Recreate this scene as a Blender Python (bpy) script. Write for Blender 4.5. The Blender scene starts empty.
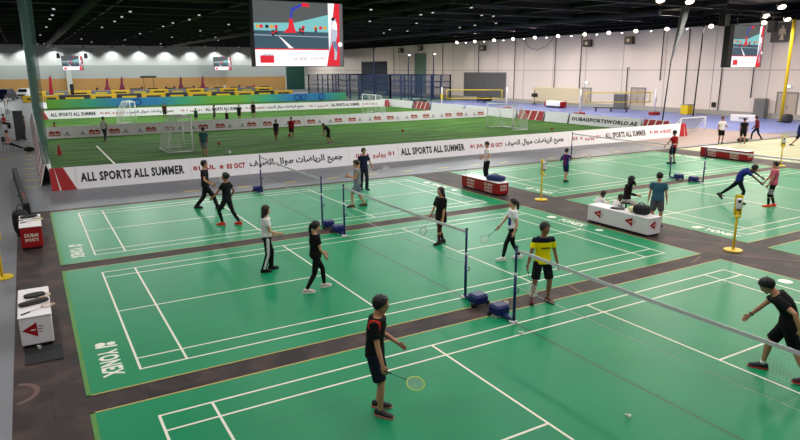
import bpy, math, random
from mathutils import Vector, Matrix
random.seed(7)
SC = bpy.context.scene
COL = SC.collection
PI = math.pi
V = Vector
def R(d): return math.radians(d)

# ------------------------------------------------------------------ materials
def lin(c):
    o = []
    for v in c:
        v /= 255.0
        o.append(v/12.92 if v <= .04045 else ((v+.055)/1.055)**2.4)
    return (*o, 1.0)
MATS = {}
def mat(name, rgb, rough=.6, spec=.4, metal=0, emit=0, var=0, vscale=3.0, stretch=None, bump=0, alpha=None, rgb2=None):
    if name in MATS: return MATS[name]
    m = bpy.data.materials.new(name); m.use_nodes = True
    nt = m.node_tree; b = nt.nodes['Principled BSDF']
    b.inputs['Base Color'].default_value = lin(rgb)
    b.inputs['Roughness'].default_value = rough
    b.inputs['Specular IOR Level'].default_value = spec
    b.inputs['Metallic'].default_value = metal
    if emit:
        b.inputs['Emission Color'].default_value = lin(rgb); b.inputs['Emission Strength'].default_value = emit
        b.inputs['Base Color'].default_value = (0.01, .01, .01, 1)
    if alpha is not None: b.inputs['Alpha'].default_value = alpha
    if var or bump or rgb2:
        tc = nt.nodes.new('ShaderNodeTexCoord'); mp = nt.nodes.new('ShaderNodeMapping')
        nt.links.new(tc.outputs['Object'], mp.inputs['Vector'])
        if stretch: mp.inputs['Scale'].default_value = stretch
        nz = nt.nodes.new('ShaderNodeTexNoise'); nz.inputs['Scale'].default_value = vscale; nz.inputs['Detail'].default_value = 5
        nt.links.new(mp.outputs[0], nz.inputs['Vector'])
        if var or rgb2:
            rp = nt.nodes.new('ShaderNodeValToRGB')
            rp.color_ramp.elements[0].position = .32; rp.color_ramp.elements[1].position = .68
            if rgb2: c0, c1 = lin(rgb), lin(rgb2)
            else:
                c0 = tuple(max(0, x*(1-var)) for x in lin(rgb)[:3])+(1,); c1 = tuple(min(1, x*(1+var)) for x in lin(rgb)[:3])+(1,)
            rp.color_ramp.elements[0].color = c0; rp.color_ramp.elements[1].color = c1
            nt.links.new(nz.outputs['Fac'], rp.inputs['Fac']); nt.links.new(rp.outputs[0], b.inputs['Base Color'])
        if bump:
            bp = nt.nodes.new('ShaderNodeBump'); bp.inputs['Strength'].default_value = bump; bp.inputs['Distance'].default_value = .02
            nt.links.new(nz.outputs['Fac'], bp.inputs['Height']); nt.links.new(bp.outputs[0], b.inputs['Normal'])
    MATS[name] = m
    return m

# ------------------------------------------------------------------ mesh builder
class MB:
    def __init__(s): s.v, s.f, s.mi, s.mats, s.sm = [], [], [], [], []
    def mid(s, m):
        if m not in s.mats: s.mats.append(m)
        return s.mats.index(m)
    def add(s, vs, fs, m, M=None, smooth=False):
        b = len(s.v)
        s.v += [tuple(M @ V(v)) if M is not None else tuple(v) for v in vs]
        i = s.mid(m)
        for f in fs: s.f.append(tuple(b+k for k in f)); s.mi.append(i); s.sm.append(smooth)
        return s
    def box(s, x0, x1, y0, y1, z0, z1, m, M=None):
        vs = [(x, y, z) for z in (z0, z1) for y in (y0, y1) for x in (x0, x1)]
        fs = [(0,2,3,1),(4,5,7,6),(0,1,5,4),(2,6,7,3),(0,4,6,2),(1,3,7,5)]
        return s.add(vs, fs, m, M)
    def rbox(s, x0, x1, y0, y1, z0, z1, m, r=.03, M=None):
        # box with chamfered vertical and top edges
        def ring(i, z):
            a, b, c, d = x0+i, x1-i, y0+i, y1-i
            return [(a+r,c,z),(b-r,c,z),(b,c+r,z),(b,d-r,z),(b-r,d,z),(a+r,d,z),(a,d-r,z),(a,c+r,z)]
        vs = ring(r*.7, z0)+ring(0, z0+r)+ring(0, z1-r)+ring(r*.7, z1)
        fs = [tuple(reversed(range(8))), tuple(range(24, 32))]
        for k in range(3):
            for j in range(8): fs.append((k*8+j, k*8+(j+1) % 8, k*8+8+(j+1) % 8, k*8+8+j))
        return s.add(vs, fs, m, M)
    def tube(s, pts, r, m, n=8, cap=True, smooth=True, M=None):
        pts = [V(p) for p in pts]
        rs = r if isinstance(r, (list, tuple)) else [r]*len(pts)
        vs, fs = [], []
        ref = None
        for i, p in enumerate(pts):
            t = (pts[min(i+1, len(pts)-1)]-pts[max(i-1, 0)])
            t = t.normalized() if t.length > 1e-9 else V((0, 0, 1))
            if ref is None: ref = V((0, 0, 1)) if abs(t.z) < .9 else V((1, 0, 0))
            u = (ref-t*ref.dot(t)).normalized(); w = t.cross(u); ref = u
            for k in range(n):
                a = 2*PI*k/n; vs.append(p+u*(rs[i]*math.cos(a))+w*(rs[i]*math.sin(a)))
        for i in range(len(pts)-1):
            for k in range(n): fs.append((i*n+k, i*n+(k+1) % n, (i+1)*n+(k+1) % n, (i+1)*n+k))
        if cap: fs.append(tuple(reversed(range(n)))); fs.append(tuple(range((len(pts)-1)*n, len(pts)*n)))
        return s.add(vs, fs, m, M, smooth)
    def loft(s, rings, m, n=14, smooth=True, M=None):
        # rings: (centre, axis u, axis w, ru, rw)
        vs, fs = [], []
        for c, u, w, ru, rw in rings:
            c, u, w = V(c), V(u), V(w)
            for k in range(n):
                a = 2*PI*k/n; vs.append(c+u*(ru*math.cos(a))+w*(rw*math.sin(a)))
        for i in range(len(rings)-1):
            for k in range(n): fs.append((i*n+k, i*n+(k+1) % n, (i+1)*n+(k+1) % n, (i+1)*n+k))
        fs.append(tuple(reversed(range(n)))); fs.append(tuple(range((len(rings)-1)*n, len(rings)*n)))
        return s.add(vs, fs, m, M, smooth)
    def ell(s, c, r, m, A=None, nu=12, nv=8, smooth=True, fn=None, M=None):
        vs = [(0, 0, -1)]
        for j in range(1, nv):
            t = -PI/2+PI*j/nv
            for k in range(nu): vs.append((math.cos(t)*math.cos(2*PI*k/nu), math.cos(t)*math.sin(2*PI*k/nu), math.sin(t)))
        vs.append((0, 0, 1)); L = len(vs)-1
        fs = [(0, 1+(k+1) % nu, 1+k) for k in range(nu)]
        for j in range(nv-2):
            for k in range(nu): a = 1+j*nu; fs.append((a+k, a+(k+1) % nu, a+nu+(k+1) % nu, a+nu+k))
        a = 1+(nv-2)*nu
        fs += [(a+k, a+(k+1) % nu, L) for k in range(nu)]
        if fn: vs = [fn(v) for v in vs]
        out = []
        for v in vs:
            q = V((v[0]*r[0], v[1]*r[1], v[2]*r[2]))
            if A is not None: q = A @ q
            out.append(V(c)+q)
        return s.add(out, fs, m, M, smooth)
    def disc(s, c, r, z0, z1, m, n=20, r2=None, M=None):
        r2 = r if r2 is None else r2
        vs = [(c[0]+r*math.cos(2*PI*k/n), c[1]+r*math.sin(2*PI*k/n), z0) for k in range(n)]+[(c[0]+r2*math.cos(2*PI*k/n), c[1]+r2*math.sin(2*PI*k/n), z1) for k in range(n)]
        fs = [tuple(reversed(range(n))), tuple(range(n, 2*n))]+[(k, (k+1) % n, n+(k+1) % n, n+k) for k in range(n)]
        return s.add(vs, fs, m, M)
    def poly(s, pts, d, m, M=None):
        # flat outline in local XY extruded d along local Z
        n = len(pts)
        vs = [(x, y, 0) for x, y in pts]+[(x, y, d) for x, y in pts]
        fs = [tuple(reversed(range(n))), tuple(range(n, 2*n))]+[(k, (k+1) % n, n+(k+1) % n, n+k) for k in range(n)]
        return s.add(vs, fs, m, M)
    def text(s, body, m, M, w=None, h=None, off=.0, bold=.02):
        vs, fs = text_mesh(body, bold)
        xs = [v[0] for v in vs]; ys = [v[1] for v in vs]
        sx = (w/(max(xs)-min(xs))) if w else None; sy = (h/(max(ys)-min(ys))) if h else None
        sx = sx or sy; sy = sy or sx
        x0, y0 = min(xs), min(ys)
        return s.add([((v[0]-x0)*sx, (v[1]-y0)*sy, off) for v in vs], fs, m, M)
    def build(s, name, parent=None, loc=None, rotz=0):
        me = bpy.data.meshes.new(name); me.from_pydata([tuple(v) for v in s.v], [], s.f)
        for m in s.mats: me.materials.append(m)
        me.polygons.foreach_set('material_index', s.mi); me.polygons.foreach_set('use_smooth', s.sm); me.update()
        o = bpy.data.objects.new(name, me); COL.objects.link(o)
        if parent is not None: o.parent = parent
        if loc is not None: o.location = loc
        if rotz: o.rotation_euler.z = rotz
        return o
_TX = {}
def text_mesh(body, bold):
    k = (body, bold)
    if k not in _TX:
        c = bpy.data.curves.new('t', 'FONT'); c.body = body; c.resolution_u = 2; c.offset = bold; c.space_character = 1+bold*2.2
        o = bpy.data.objects.new('t', c); COL.objects.link(o); bpy.context.view_layer.update()
        me = bpy.data.meshes.new_from_object(o.evaluated_get(bpy.context.evaluated_depsgraph_get()))
        _TX[k] = ([tuple(v.co) for v in me.vertices], [tuple(p.vertices) for p in me.polygons])
        bpy.data.objects.remove(o); bpy.data.curves.remove(c); bpy.data.meshes.remove(me)
    return _TX[k]
def frame(o, x, y):
    x, y = V(x).normalized(), V(y).normalized(); z = x.cross(y)
    return Matrix(((x.x, y.x, z.x, o[0]), (x.y, y.y, z.y, o[1]), (x.z, y.z, z.z, o[2]), (0, 0, 0, 1)))
def tag(o, label=None, cat=None, group=None, kind=None):
    if label: o['label'] = label
    if cat: o['category'] = cat
    if group: o['group'] = group
    if kind: o['kind'] = kind
    return o
def empty(name, loc=(0, 0, 0), rotz=0):
    o = bpy.data.objects.new(name, None); COL.objects.link(o); o.location = loc; o.rotation_euler.z = rotz
    o.empty_display_size = .1
    return o
def struct(o): o['kind'] = 'structure'; return o
def copy_tree(o, parent=None):
    c = o.copy(); COL.objects.link(c)
    if parent is not None: c.parent = parent
    for ch in list(o.children): copy_tree(ch, c)
    return c

# ------------------------------------------------------------------ camera
CAM = V((-1.10440, -10.64514, 4.90525))
def setup_camera():
    yaw, pitch, roll, f = -.525808, .2344657, -.0050333, 632.685
    cy, sy, cp, sp = math.cos(yaw), math.sin(yaw), math.cos(pitch), math.sin(pitch)
    F = V((-sy*cp, cy*cp, -sp)); r = V((cy, sy, 0)); u = r.cross(F)
    cr, sr = math.cos(roll), math.sin(roll)
    r2 = r*cr+u*sr; u2 = u*cr-r*sr
    cd = bpy.data.cameras.new('camera'); cd.sensor_width = 36; cd.sensor_fit = 'HORIZONTAL'; cd.lens = f*36/800
    cd.clip_end = 400; cd.clip_start = .1
    o = bpy.data.objects.new('camera', cd); COL.objects.link(o)
    b = -F
    o.matrix_world = Matrix(((r2.x, u2.x, b.x, CAM.x), (r2.y, u2.y, b.y, CAM.y), (r2.z, u2.z, b.z, CAM.z), (0, 0, 0, 1)))
    SC.camera = o
setup_camera()
# ------------------------------------------------------------------ people
def ik(A, T, a, b, pole):
    d = T-A; L = d.length
    if L > (a+b)*.999: T = A+d*((a+b)*.999/L); d = T-A; L = d.length
    if L < abs(a-b)+.02: L = abs(a-b)+.02
    x = (a*a-b*b+L*L)/(2*L); hgt = math.sqrt(max(a*a-x*x, 1e-6))
    n = d.normalized(); p = (pole-n*pole.dot(n))
    p = p.normalized() if p.length > 1e-6 else V((1, 0, 0))
    return A+n*x+p*hgt, T
def remesh(mb, vox, name, parent, mats, pick=None, smooth=4):
    me = bpy.data.meshes.new('tmp'); me.from_pydata([tuple(v) for v in mb.v], [], mb.f); me.update()
    o = bpy.data.objects.new('tmp', me); COL.objects.link(o)
    md = o.modifiers.new('r', 'REMESH'); md.mode = 'VOXEL'; md.voxel_size = vox; md.use_smooth_shade = True
    if smooth:
        sm = o.modifiers.new('s', 'SMOOTH'); sm.iterations = smooth; sm.factor = .5
    bpy.context.view_layer.update()
    res = bpy.data.meshes.new_from_object(o.evaluated_get(bpy.context.evaluated_depsgraph_get()))
    bpy.data.objects.remove(o); bpy.data.meshes.remove(me)
    res.name = name; res.materials.clear()
    for m in mats: res.materials.append(m)
    idx = [0]*len(res.polygons)
    if pick: idx = [pick(p.center) for p in res.polygons]
    res.polygons.foreach_set('material_index', idx)
    res.polygons.foreach_set('use_smooth', [True]*len(res.polygons)); res.update()
    r = bpy.data.objects.new(name, res); COL.objects.link(r); r.parent = parent
    return r
DUM = mat('dummy', (128, 128, 128))
SKIN = {'tan': mat('skin_tan', (192, 138, 106), .55, .3), 'brown': mat('skin_brown', (150, 100, 74), .55, .3), 'fair': mat('skin_fair', (206, 156, 128), .55, .3), 'dark': mat('skin_dark', (104, 68, 52), .5, .3)}
HAIRM = mat('hair_black', (20, 16, 15), .45, .4, bump=.4, vscale=60)
HAIRB = mat('hair_dark_brown', (44, 28, 22), .5, .4, bump=.4, vscale=60)
EYEW = mat('eye_white', (225, 220, 215), .3); EYED = mat('eye_dark', (25, 18, 15), .25); LIP = mat('lip', (140, 80, 72), .5)
def cloth(n, c, var=.06): return mat('cloth_'+n, c, .85, .15, var=var, vscale=14, bump=.25)
PEOPLE = {}
def person(label, x, y, phi, H=1.72, fem=False, skin='tan', lean=0, side=0, twist=0, pz=None, px=0., feet=((0, .11), (0, -.11)), hands=(None, None),
           head=(0, 5), shirt=('black', (24, 24, 26)), sleeve=.55, hem=-.06, bottom=('short', 'black', (22, 22, 26)), shoes=(30, 30, 34), sole=(220, 220, 215),
           hair='short', pick=None, bpick=None, shirt2=None, bottom2=None, z=.012, lod=1, elbow=(None, None), group=None, curl=.5, hairmat=None, stocky=1.0, heel=(0, 0)):
    """phi: 0 facing screen right, 90 away, 180 left, 270 towards camera (seen from the camera's bearing)"""
    s = H/1.72
    aw = V((x-CAM.x, y-CAM.y, 0)).normalized(); rt = V((aw.y, -aw.x, 0))
    Fw = rt*math.cos(R(phi))+aw*math.sin(R(phi))
    root = empty('person', (x, y, z), math.atan2(Fw.y, Fw.x))
    tag(root, label, 'person', group)
    vox = {0: .0075, 1: .0105, 2: .017, 3: .026}[lod]*max(s, .8)
    k = stocky
    sk = SKIN[skin]
    shw = (.150 if fem else .172)
    hipw = (.172 if fem else .160)
    # spine frames
    def rot(t): return Matrix.Rotation(R(twist*t), 3, 'Z') @ Matrix.Rotation(R(lean*t), 3, 'Y') @ Matrix.Rotation(R(side*t), 3, 'X')
    # hips first
    ank = []
    for i, f in enumerate(feet):
        fx, fy = f[0]*s, f[1]*s; fz = (f[2] if len(f) > 2 else 0)*s
        ank.append(V((fx, fy, fz+.085*s)))
    hipj = [V((0, .09*s, -.05*s)), V((0, -.09*s, -.05*s))]
    if pz is None:
        zz = .93*s
        for a, hj in zip(ank, hipj):
            hd = math.hypot(a.x-px*s-hj.x, a.y-hj.y)
            zz = min(zz, a.z+math.sqrt(max(.01, (.795*s)**2-hd*hd))+.05*s)
    else: zz = pz*s
    P = V((px*s, 0, zz))
    levels = [(-.10, .115, .088, 0), (-.04, hipw, .112, 0), (.04, hipw+.002, .115, .08), (.13, .138 if fem else .146, .102, .3), (.22, .132 if fem else .146, .10, .6),
              (.32, .152 if fem else .166, .118 if fem else .112, .85), (.40, shw, .105, 1), (.455, shw-.01, .085, 1), (.492, .10, .066, 1), (.525, .056, .056, 1), (.62, .05, .055, 1)]
    def spine(d):
        # integrate position along spine for distance d (m at s=1)
        pos = V(P); step = .02; cur = 0.0
        if d < 0: return P+V((0, 0, d*s)), rot(0)
        while cur < d-1e-6:
            st = min(step, d-cur); t = max(0, min(1, (cur-.0)/.40)); t = t*t*(3-2*t)
            pos = pos+(rot(t) @ V((0, 0, st*s))); cur += st
        t = max(0, min(1, d/.40)); t = t*t*(3-2*t)
        return pos, rot(t)
    def trings(lst, add=0.0):
        out = []
        for d, w, dp, t in lst:
            c, M = spine(d); out.append((c, M @ V((0, 1, 0)), M @ V((-1, 0, 0)), (w*k+add)*s, (dp*k+add)*s))
        return out
    cc, CM = spine(.41)
    shp = spine(.455)[0]
    sh = [shp+CM @ V((0, (shw+.005)*s*k, -.012*s)), shp+CM @ V((0, -(shw+.005)*s*k, -.012*s))]
    body = MB()
    body.loft(trings(levels), DUM, 16)
    # legs
    knee = []
    legpts = []
    for i in (0, 1):
        hj = P+hipj[i]; fy = R(feet[i][3]) if len(feet[i]) > 3 else (R(12) if i == 0 else R(-12))
        pole = V((math.cos(fy), math.sin(fy), 0.05))
        kn, an = ik(hj, ank[i], .405*s, .40*s, pole); ank[i] = an; knee.append(kn)
        mid = hj.lerp(kn, .45); calf = kn.lerp(an, .32)
        pts = [hj+V((0, 0, .02*s)), mid, kn, calf, kn.lerp(an, .65), an]
        legpts.append((hj, kn, an, fy))
        body.tube(pts, [.088*s*k, .074*s*k, .054*s, .054*s*k, .042*s, .034*s], DUM, 12)
        fd = V((math.cos(fy), math.sin(fy), 0)); fl = V((-fd.y, fd.x, 0)); b = V((an.x, an.y, an.z-.085*s))
        body.loft([(b-fd*.055*s+V((0, 0, .04*s)), fl, V((0, 0, 1)), .022*s, .03*s), (b+V((0, 0, .05*s)), fl, V((0, 0, 1)), .034*s, .045*s), (b+fd*.1*s+V((0, 0, .035*s)), fl, V((0, 0, 1)), .04*s, .03*s), (b+fd*.17*s+V((0, 0, .025*s)), fl, V((0, 0, 1)), .028*s, .018*s)], DUM, 10)
    # arms
    arms = []
    hang = [V((.05, .05, -.54)), V((.05, -.05, -.54))]
    for i in (0, 1):
        sg = 1 if i == 0 else -1
        T = V(hands[i])*s if hands[i] is not None else sh[i]+hang[i]*s
        pole = V(elbow[i]) if elbow[i] is not None else CM @ V((-.8, .35*sg, -.45))
        el, wr = ik(sh[i], T, .285*s, .25*s, pole)
        arms.append((sh[i], el, wr))
        inn = sh[i]+CM @ V((0, -sg*.05*s, 0))
        body.tube([inn, sh[i], sh[i].lerp(el, .5), el, el.lerp(wr, .3), wr], [.05*s*k, .053*s*k, .044*s*k, .036*s, .037*s*k, .025*s], DUM, 10)
        d = (wr-el).normalized()
        n = V((0, -sg, 0)) if abs(d.y) < .8 else V((-1, 0, 0))   # palm faces body
        n = (n-d*n.dot(d)).normalized(); sd = d.cross(n)
        if sd.dot(V((1, 0, .0))) < 0 and abs(d.z) > .5: sd = -sd
        if abs(d.z) <= .5 and sd.z < 0: sd = -sd
        body.loft([(wr-d*.01*s, sd, n, .026*s, .018*s), (wr+d*.03*s, sd, n, .036*s, .016*s), (wr+d*.085*s, sd, n, .041*s, .014*s)], DUM, 10)
        for j, (o_, L) in enumerate(((.03, .072), (.0105, .08), (-.0105, .075), (-.031, .058))):
            q = wr+d*.075*s+sd*(o_*s); dd = d; pl = [q]
            for g_ in range(3):
                a = curl*(.5+.5*g_); dd = (d*math.cos(a)+n*math.sin(a)); q = q+dd*(L*(.42 if g_ == 0 else .3)*s); pl.append(q)
            body.tube(pl, [.0095*s, .009*s, .0085*s, .0075*s], DUM, 6)
        b0 = wr+d*.025*s+sd*.025*s
        body.tube([b0, b0+(d*.6+sd*.7+n*.3).normalized()*.04*s, b0+(d*.6+sd*.7+n*.3).normalized()*.04*s+(d*.85+sd*.1+n*.5).normalized()*.035*s], [.012*s, .0105*s, .008*s], DUM, 6)
    # head
    nt_, _ = spine(.60)
    HM = Matrix.Rotation(R(head[0]), 3, 'Z') @ Matrix.Rotation(R(head[1]), 3, 'Y')
    hc = nt_+HM @ V((.018*s, 0, .085*s))
    def hp(v): return hc+HM @ (V(v)*s)
    hr = [(-.114, .024, .026, .05), (-.098, .046, .05, .034), (-.06, .058, .075, .018), (-.02, .067, .09, .005), (.03, .073, .097, 0), (.07, .067, .09, -.004), (.1, .045, .06, -.005), (.114, .016, .02, -.005)]
    body.loft([(hp((cx, 0, z_)), HM @ V((0, 1, 0)), HM @ V((-1, 0, 0)), w*s, d_*s) for z_, w, d_, cx in hr], DUM, 14)
    body.tube([hp((.085, 0, .012)), hp((.103, 0, -.022)), hp((.09, 0, -.032))], [.010*s, .017*s, .012*s], DUM, 8)
    for sg in (1, -1): body.ell(hp((-.008, .073*sg, -.008)), (.02*s, .012*s, .032*s), DUM, HM, 8, 6)
    remesh(body, vox, 'body', root, [sk], smooth=2 if lod < 2 else 1)
    if lod < 3:
        e = MB()
        for sg in (1, -1):
            e.ell(hp((.081, .03*sg, .012)), (.012*s, .014*s, .009*s), EYEW, HM, 8, 6); e.ell(hp((.090, .03*sg, .012)), (.006*s, .007*s, .007*s), EYED, HM, 8, 6)
            e.tube([hp((.089, .014*sg, .03)), hp((.086, .045*sg, .032))], .005*s, HAIRM, 6)
        e.build('eyes', root)
        e = MB(); e.ell(hp((.088, 0, -.06)), (.01*s, .024*s, .007*s), LIP, HM, 8, 6); e.build('mouth', root)
    # hair
    hm = hairmat or HAIRM
    if hair != 'bald':
        hb = MB()
        front = .052
        def cut(v):
            xx, zz_ = v[0], v[2]
            line = -.8 if xx < -.15 else (-.8+(xx+.15)/.9*1.05)
            if zz_ < line:
                return (v[0]*.7, v[1]*.7, max(line*.9, v[2]))
            j = 1+.06*math.sin(v[0]*15+v[1]*19)*math.cos(v[2]*17+v[1]*11)
            return (v[0]*j, v[1]*j, v[2]*j)
        hb.ell(hp((-.012, 0, .026)), (.122*s, .104*s, .120*s), DUM, HM, 22, 16, fn=cut)
        dn = V((0, 0, -1)); bk = HM @ V((-1, 0, 0)); bk = V((bk.x, bk.y, 0)); bk = bk.normalized() if bk.length > .1 else V((-1, 0, 0)); lf = bk.cross(V((0, 0, 1)))
        if hair == 'long':
            b0 = hp((-.05, 0, .03))
            tb = -CM.col[0] if lean > 20 else bk
            hb.loft([(b0, lf, bk, .078*s, .05*s), (b0+dn*.1*s+bk*.035*s, lf, bk, .088*s, .05*s), (b0+dn*.2*s+bk*.05*s, lf, bk, .092*s, .042*s), (b0+dn*.32*s+bk*.055*s, lf, bk, .08*s, .036*s), (b0+dn*.42*s+bk*.05*s, lf, bk, .05*s, .024*s)], DUM, 12)
            for sg in (1, -1): hb.tube([hp((.02, .07*sg, .03)), hp((-.0, .083*sg, -.05)), hp((-.02, .085*sg, -.14))], [.026*s, .03*s, .018*s], DUM, 8)
        elif hair == 'pony':
            b0 = hp((-.095, 0, .04))
            hb.tube([b0, b0+bk*.04*s, b0+bk*.06*s+dn*.08*s, b0+bk*.06*s+dn*.19*s, b0+bk*.045*s+dn*.30*s], [.026*s, .03*s, .04*s, .034*s, .012*s], DUM, 10)
        elif hair == 'bun':
            hb.ell(hp((-.11, 0, .05)), (.05*s, .05*s, .05*s), DUM, HM, 10, 8)
        remesh(hb, vox, 'hair', root, [hm], smooth=1)
    # shirt
    m1 = cloth(*shirt); mats = [m1]+([cloth(*shirt2)] if shirt2 else [])
    sb = MB()
    lv = [(hem, max(hipw, .16)+.004, .118, 0)] if hem < -.03 else [(hem, .15, .108, .1)]
    if hem < -.12: lv.append((-.06, hipw+.006, .12, 0))
    lv += [(d, max(w, .142), max(dp, .104), t) for d, w, dp, t in levels if d > hem+.03 and d < .5] + [(.505, .075, .062, 1)]
    sb.loft(trings(lv, .017), DUM, 18)
    for i in (0, 1):
        a, el, wr = arms[i]; sg = 1 if i == 0 else -1
        inn = a+CM @ V((0, -sg*.06*s, 0))
        if sleeve <= 0: continue
        if sleeve <= 1: pts = [inn, a, a.lerp(el, sleeve*.5), a.lerp(el, sleeve)]; rr = [.062, .07, .067, .068]
        else:
            pts = [inn, a, a.lerp(el, .5), el, el.lerp(wr, .5), el.lerp(wr, .96)]; rr = [.062, .068, .06, .052, .048, .036]
        sb.tube(pts, [q*s*k for q in rr], DUM, 12)
    CI = CM.inverted()
    def spk(c):
        q = CI @ (c-cc)
        return pick(q.x/s, q.y/s, q.z/s+.41)
    remesh(sb, vox, 'shirt', root, mats, spk if pick else None, smooth=2)
    # trousers / shorts
    kind, bn, bc = bottom
    bb = MB(); mats = [cloth(bn, bc)]+([cloth(*bottom2)] if bottom2 else [])
    bb.loft(trings([l for l in levels if l[0] < .1], .012), DUM, 16)
    for i in (0, 1):
        hj, kn, an, fy = legpts[i]
        top = hj+V((0, 0, .03*s))
        if kind == 'short':
            e = hj.lerp(kn, .86); bb.tube([top, hj.lerp(kn, .4), e], [.1*s*k, .096*s*k, .094*s*k], DUM, 14)
        elif kind == 'tight':
            bb.tube([top, hj.lerp(kn, .45), kn, kn.lerp(an, .32), kn.lerp(an, .96)], [.095*s*k, .081*s*k, .06*s, .059*s, .041*s], DUM, 14)
        else:
            bb.tube([top, hj.lerp(kn, .45), kn, kn.lerp(an, .4), kn.lerp(an, .98)], [.1*s*k, .09*s*k, .074*s, .068*s, .064*s], DUM, 14)
    def bpk(c):
        best = None
        for i in (0, 1):
            hj, kn, an, fy = legpts[i]
            for A, B in ((hj, kn), (kn, an)):
                ab = B-A; t = max(0, min(1, (c-A).dot(ab)/ab.length_squared)); q = c-(A+ab*t)
                if best is None or q.length < best[0]:
                    out = V((-math.sin(fy), math.cos(fy), 0))*(1 if i == 0 else -1)
                    best = (q.length, q.dot(out)/max(q.length, 1e-6))
        return bpick(best[1])
    remesh(bb, vox, 'shorts' if kind == 'short' else 'trousers', root, mats, bpk if bpick else None, smooth=2)
    # shoes
    sm = mat('shoe_%d_%d_%d' % shoes, shoes, .6, .3); so = mat('sole_%d_%d_%d' % sole, sole, .7)
    for i in (0, 1):
        hj, kn, an, fy = legpts[i]; pit = R(heel[i])
        fd = V((math.cos(fy)*math.cos(pit), math.sin(fy)*math.cos(pit), -math.sin(pit))); fl = V((-math.sin(fy), math.cos(fy), 0)); up = fd.cross(fl)
        b = an-up*(.085*s)
        ms = MB(); Z = up
        ms.loft([(b-fd*.085*s+Z*.05*s, fl, Z, .022*s, .03*s), (b-fd*.07*s+Z*.055*s, fl, Z, .036*s, .05*s), (b+Z*.062*s, fl, Z, .043*s, .056*s), (b+fd*.05*s+Z*.055*s, fl, Z, .046*s, .048*s), (b+fd*.12*s+Z*.042*s, fl, Z, .05*s, .034*s), (b+fd*.175*s+Z*.036*s, fl, Z, .042*s, .026*s), (b+fd*.2*s+Z*.032*s, fl, Z, .018*s, .016*s)], sm, 12)
        so_ = ms.build('shoe', root)
        ml = MB()
        out = []
        for t, w in ((-.092, .018), (-.07, .04), (0, .046), (.06, .05), (.12, .054), (.175, .046), (.208, .018)):
            out.append((t, w))
        pts = [(t*s, w*s) for t, w in out]+[(t*s, -w*s) for t, w in reversed(out)]
        Mx = frame(b, fd, fl)
        ml.poly(pts, .026*s, so, Mx)
        ml.build('sole', so_)
    W = Matrix.Translation((x, y, z)) @ Matrix.Rotation(math.atan2(Fw.y, Fw.x), 4, 'Z')
    info = dict(root=root, W=W, s=s, wr=[W @ a[2] for a in arms], el=[W @ a[1] for a in arms], hp=lambda v: W @ hp(v), hpl=hp, HM=HM, legs=legpts, P=P, arms=arms,
                hand=[W @ (a[2]+(a[2]-a[1]).normalized()*.07*s) for a in arms], F=Fw, L=V((-Fw.y, Fw.x, 0)), sp=spine, CM=CM)
    return info

RK_CACHE = {}
def racket(label, pos, d, face, col=(225, 215, 90), group=None, shaft=(40, 40, 44), holdz=0):
    d = V(d).normalized(); face = V(face); face = (face-d*face.dot(d)).normalized(); sd = d.cross(face)
    root = empty('badminton_racket'); tag(root, label, 'racket', group)
    root.matrix_world = Matrix(((d.x, sd.x, face.x, pos[0]), (d.y, sd.y, face.y, pos[1]), (d.z, sd.z, face.z, pos[2]), (0, 0, 0, 1)))
    key = (col, shaft)
    if key in RK_CACHE:
        for n, me in RK_CACHE[key]:
            o = bpy.data.objects.new(n, me); COL.objects.link(o); o.parent = root
        return root
    mf = mat('racket_%d_%d_%d' % col, col, .35); msf = mat('shaft_%d_%d_%d' % shaft, shaft, .35); mg = mat('grip_tape', (60, 58, 56), .8); mst = mat('strings', (225, 225, 215), .5)
    parts = []
    b = MB(); b.tube([(-.06, 0, 0), (-.05, 0, 0), (.1, 0, 0), (.12, 0, 0)], [.016, .014, .0135, .009], mg, 8); parts.append(b.build('grip', root))
    b = MB(); b.tube([(.11, 0, 0), (.37, 0, 0)], .0045, msf, 6); parts.append(b.build('shaft', root))
    b = MB(); cx, rx, ry = .49, .125, .1
    b.tube([(cx+rx*math.cos(2*PI*k/28), ry*math.sin(2*PI*k/28), 0) for k in range(29)], .0065, mf, 6, cap=False); parts.append(b.build('head_frame', root))
    b = MB()
    for q in range(-9, 10):
        yy = q*.0105; t = math.sqrt(max(0, 1-(yy/ry)**2)); b.tube([(cx-rx*t, yy, 0), (cx+rx*t, yy, 0)], .0009, mst, 3, cap=False)
    for q in range(-11, 12):
        xx = q*.0108; t = math.sqrt(max(0, 1-(xx/rx)**2)); b.tube([(cx+xx, -ry*t, 0), (cx+xx, ry*t, 0)], .0009, mst, 3, cap=False)
    parts.append(b.build('strings', root))
    RK_CACHE[key] = [(n, o.data) for n, o in zip(('grip', 'shaft', 'head_frame', 'strings'), parts)]
    return root
# ------------------------------------------------------------------ materials of the place
M_floor = mat('concrete_floor', (112, 114, 120), .45, .25, var=.08, vscale=.5)
M_court = mat('court_green', (8, 130, 84), .4, .16, var=.06, vscale=.6)
M_line = mat('line_white', (226, 222, 206), .5)
M_seam = mat('mat_seam', (10, 104, 64), .5)
M_edge = mat('mat_edge_tape', (176, 156, 84), .6)
M_lime = mat('mat_border_lime', (72, 128, 44), .5)
M_print = mat('print_white', (228, 228, 214), .5)
M_white = mat('white_vinyl', (226, 222, 226), .5, .3)
M_red = mat('red_print', (158, 28, 34), .5, .3)
M_redbox = mat('red_vinyl', (150, 20, 24), .45, .3)
M_blackt = mat('black_print', (28, 28, 32), .6)
M_blue = mat('post_blue', (18, 34, 92), .4, .4)
M_dkblue = mat('weight_blue', (20, 28, 98), .45, .4)
M_yel = mat('yellow_paint', (222, 190, 20), .45, .4)
M_black = mat('black_plastic', (22, 22, 24), .5, .4)
M_steel = mat('steel', (150, 152, 156), .35, .5, metal=.7)
M_dsteel = mat('dark_steel', (40, 42, 46), .5, .4, metal=.3)
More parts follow.
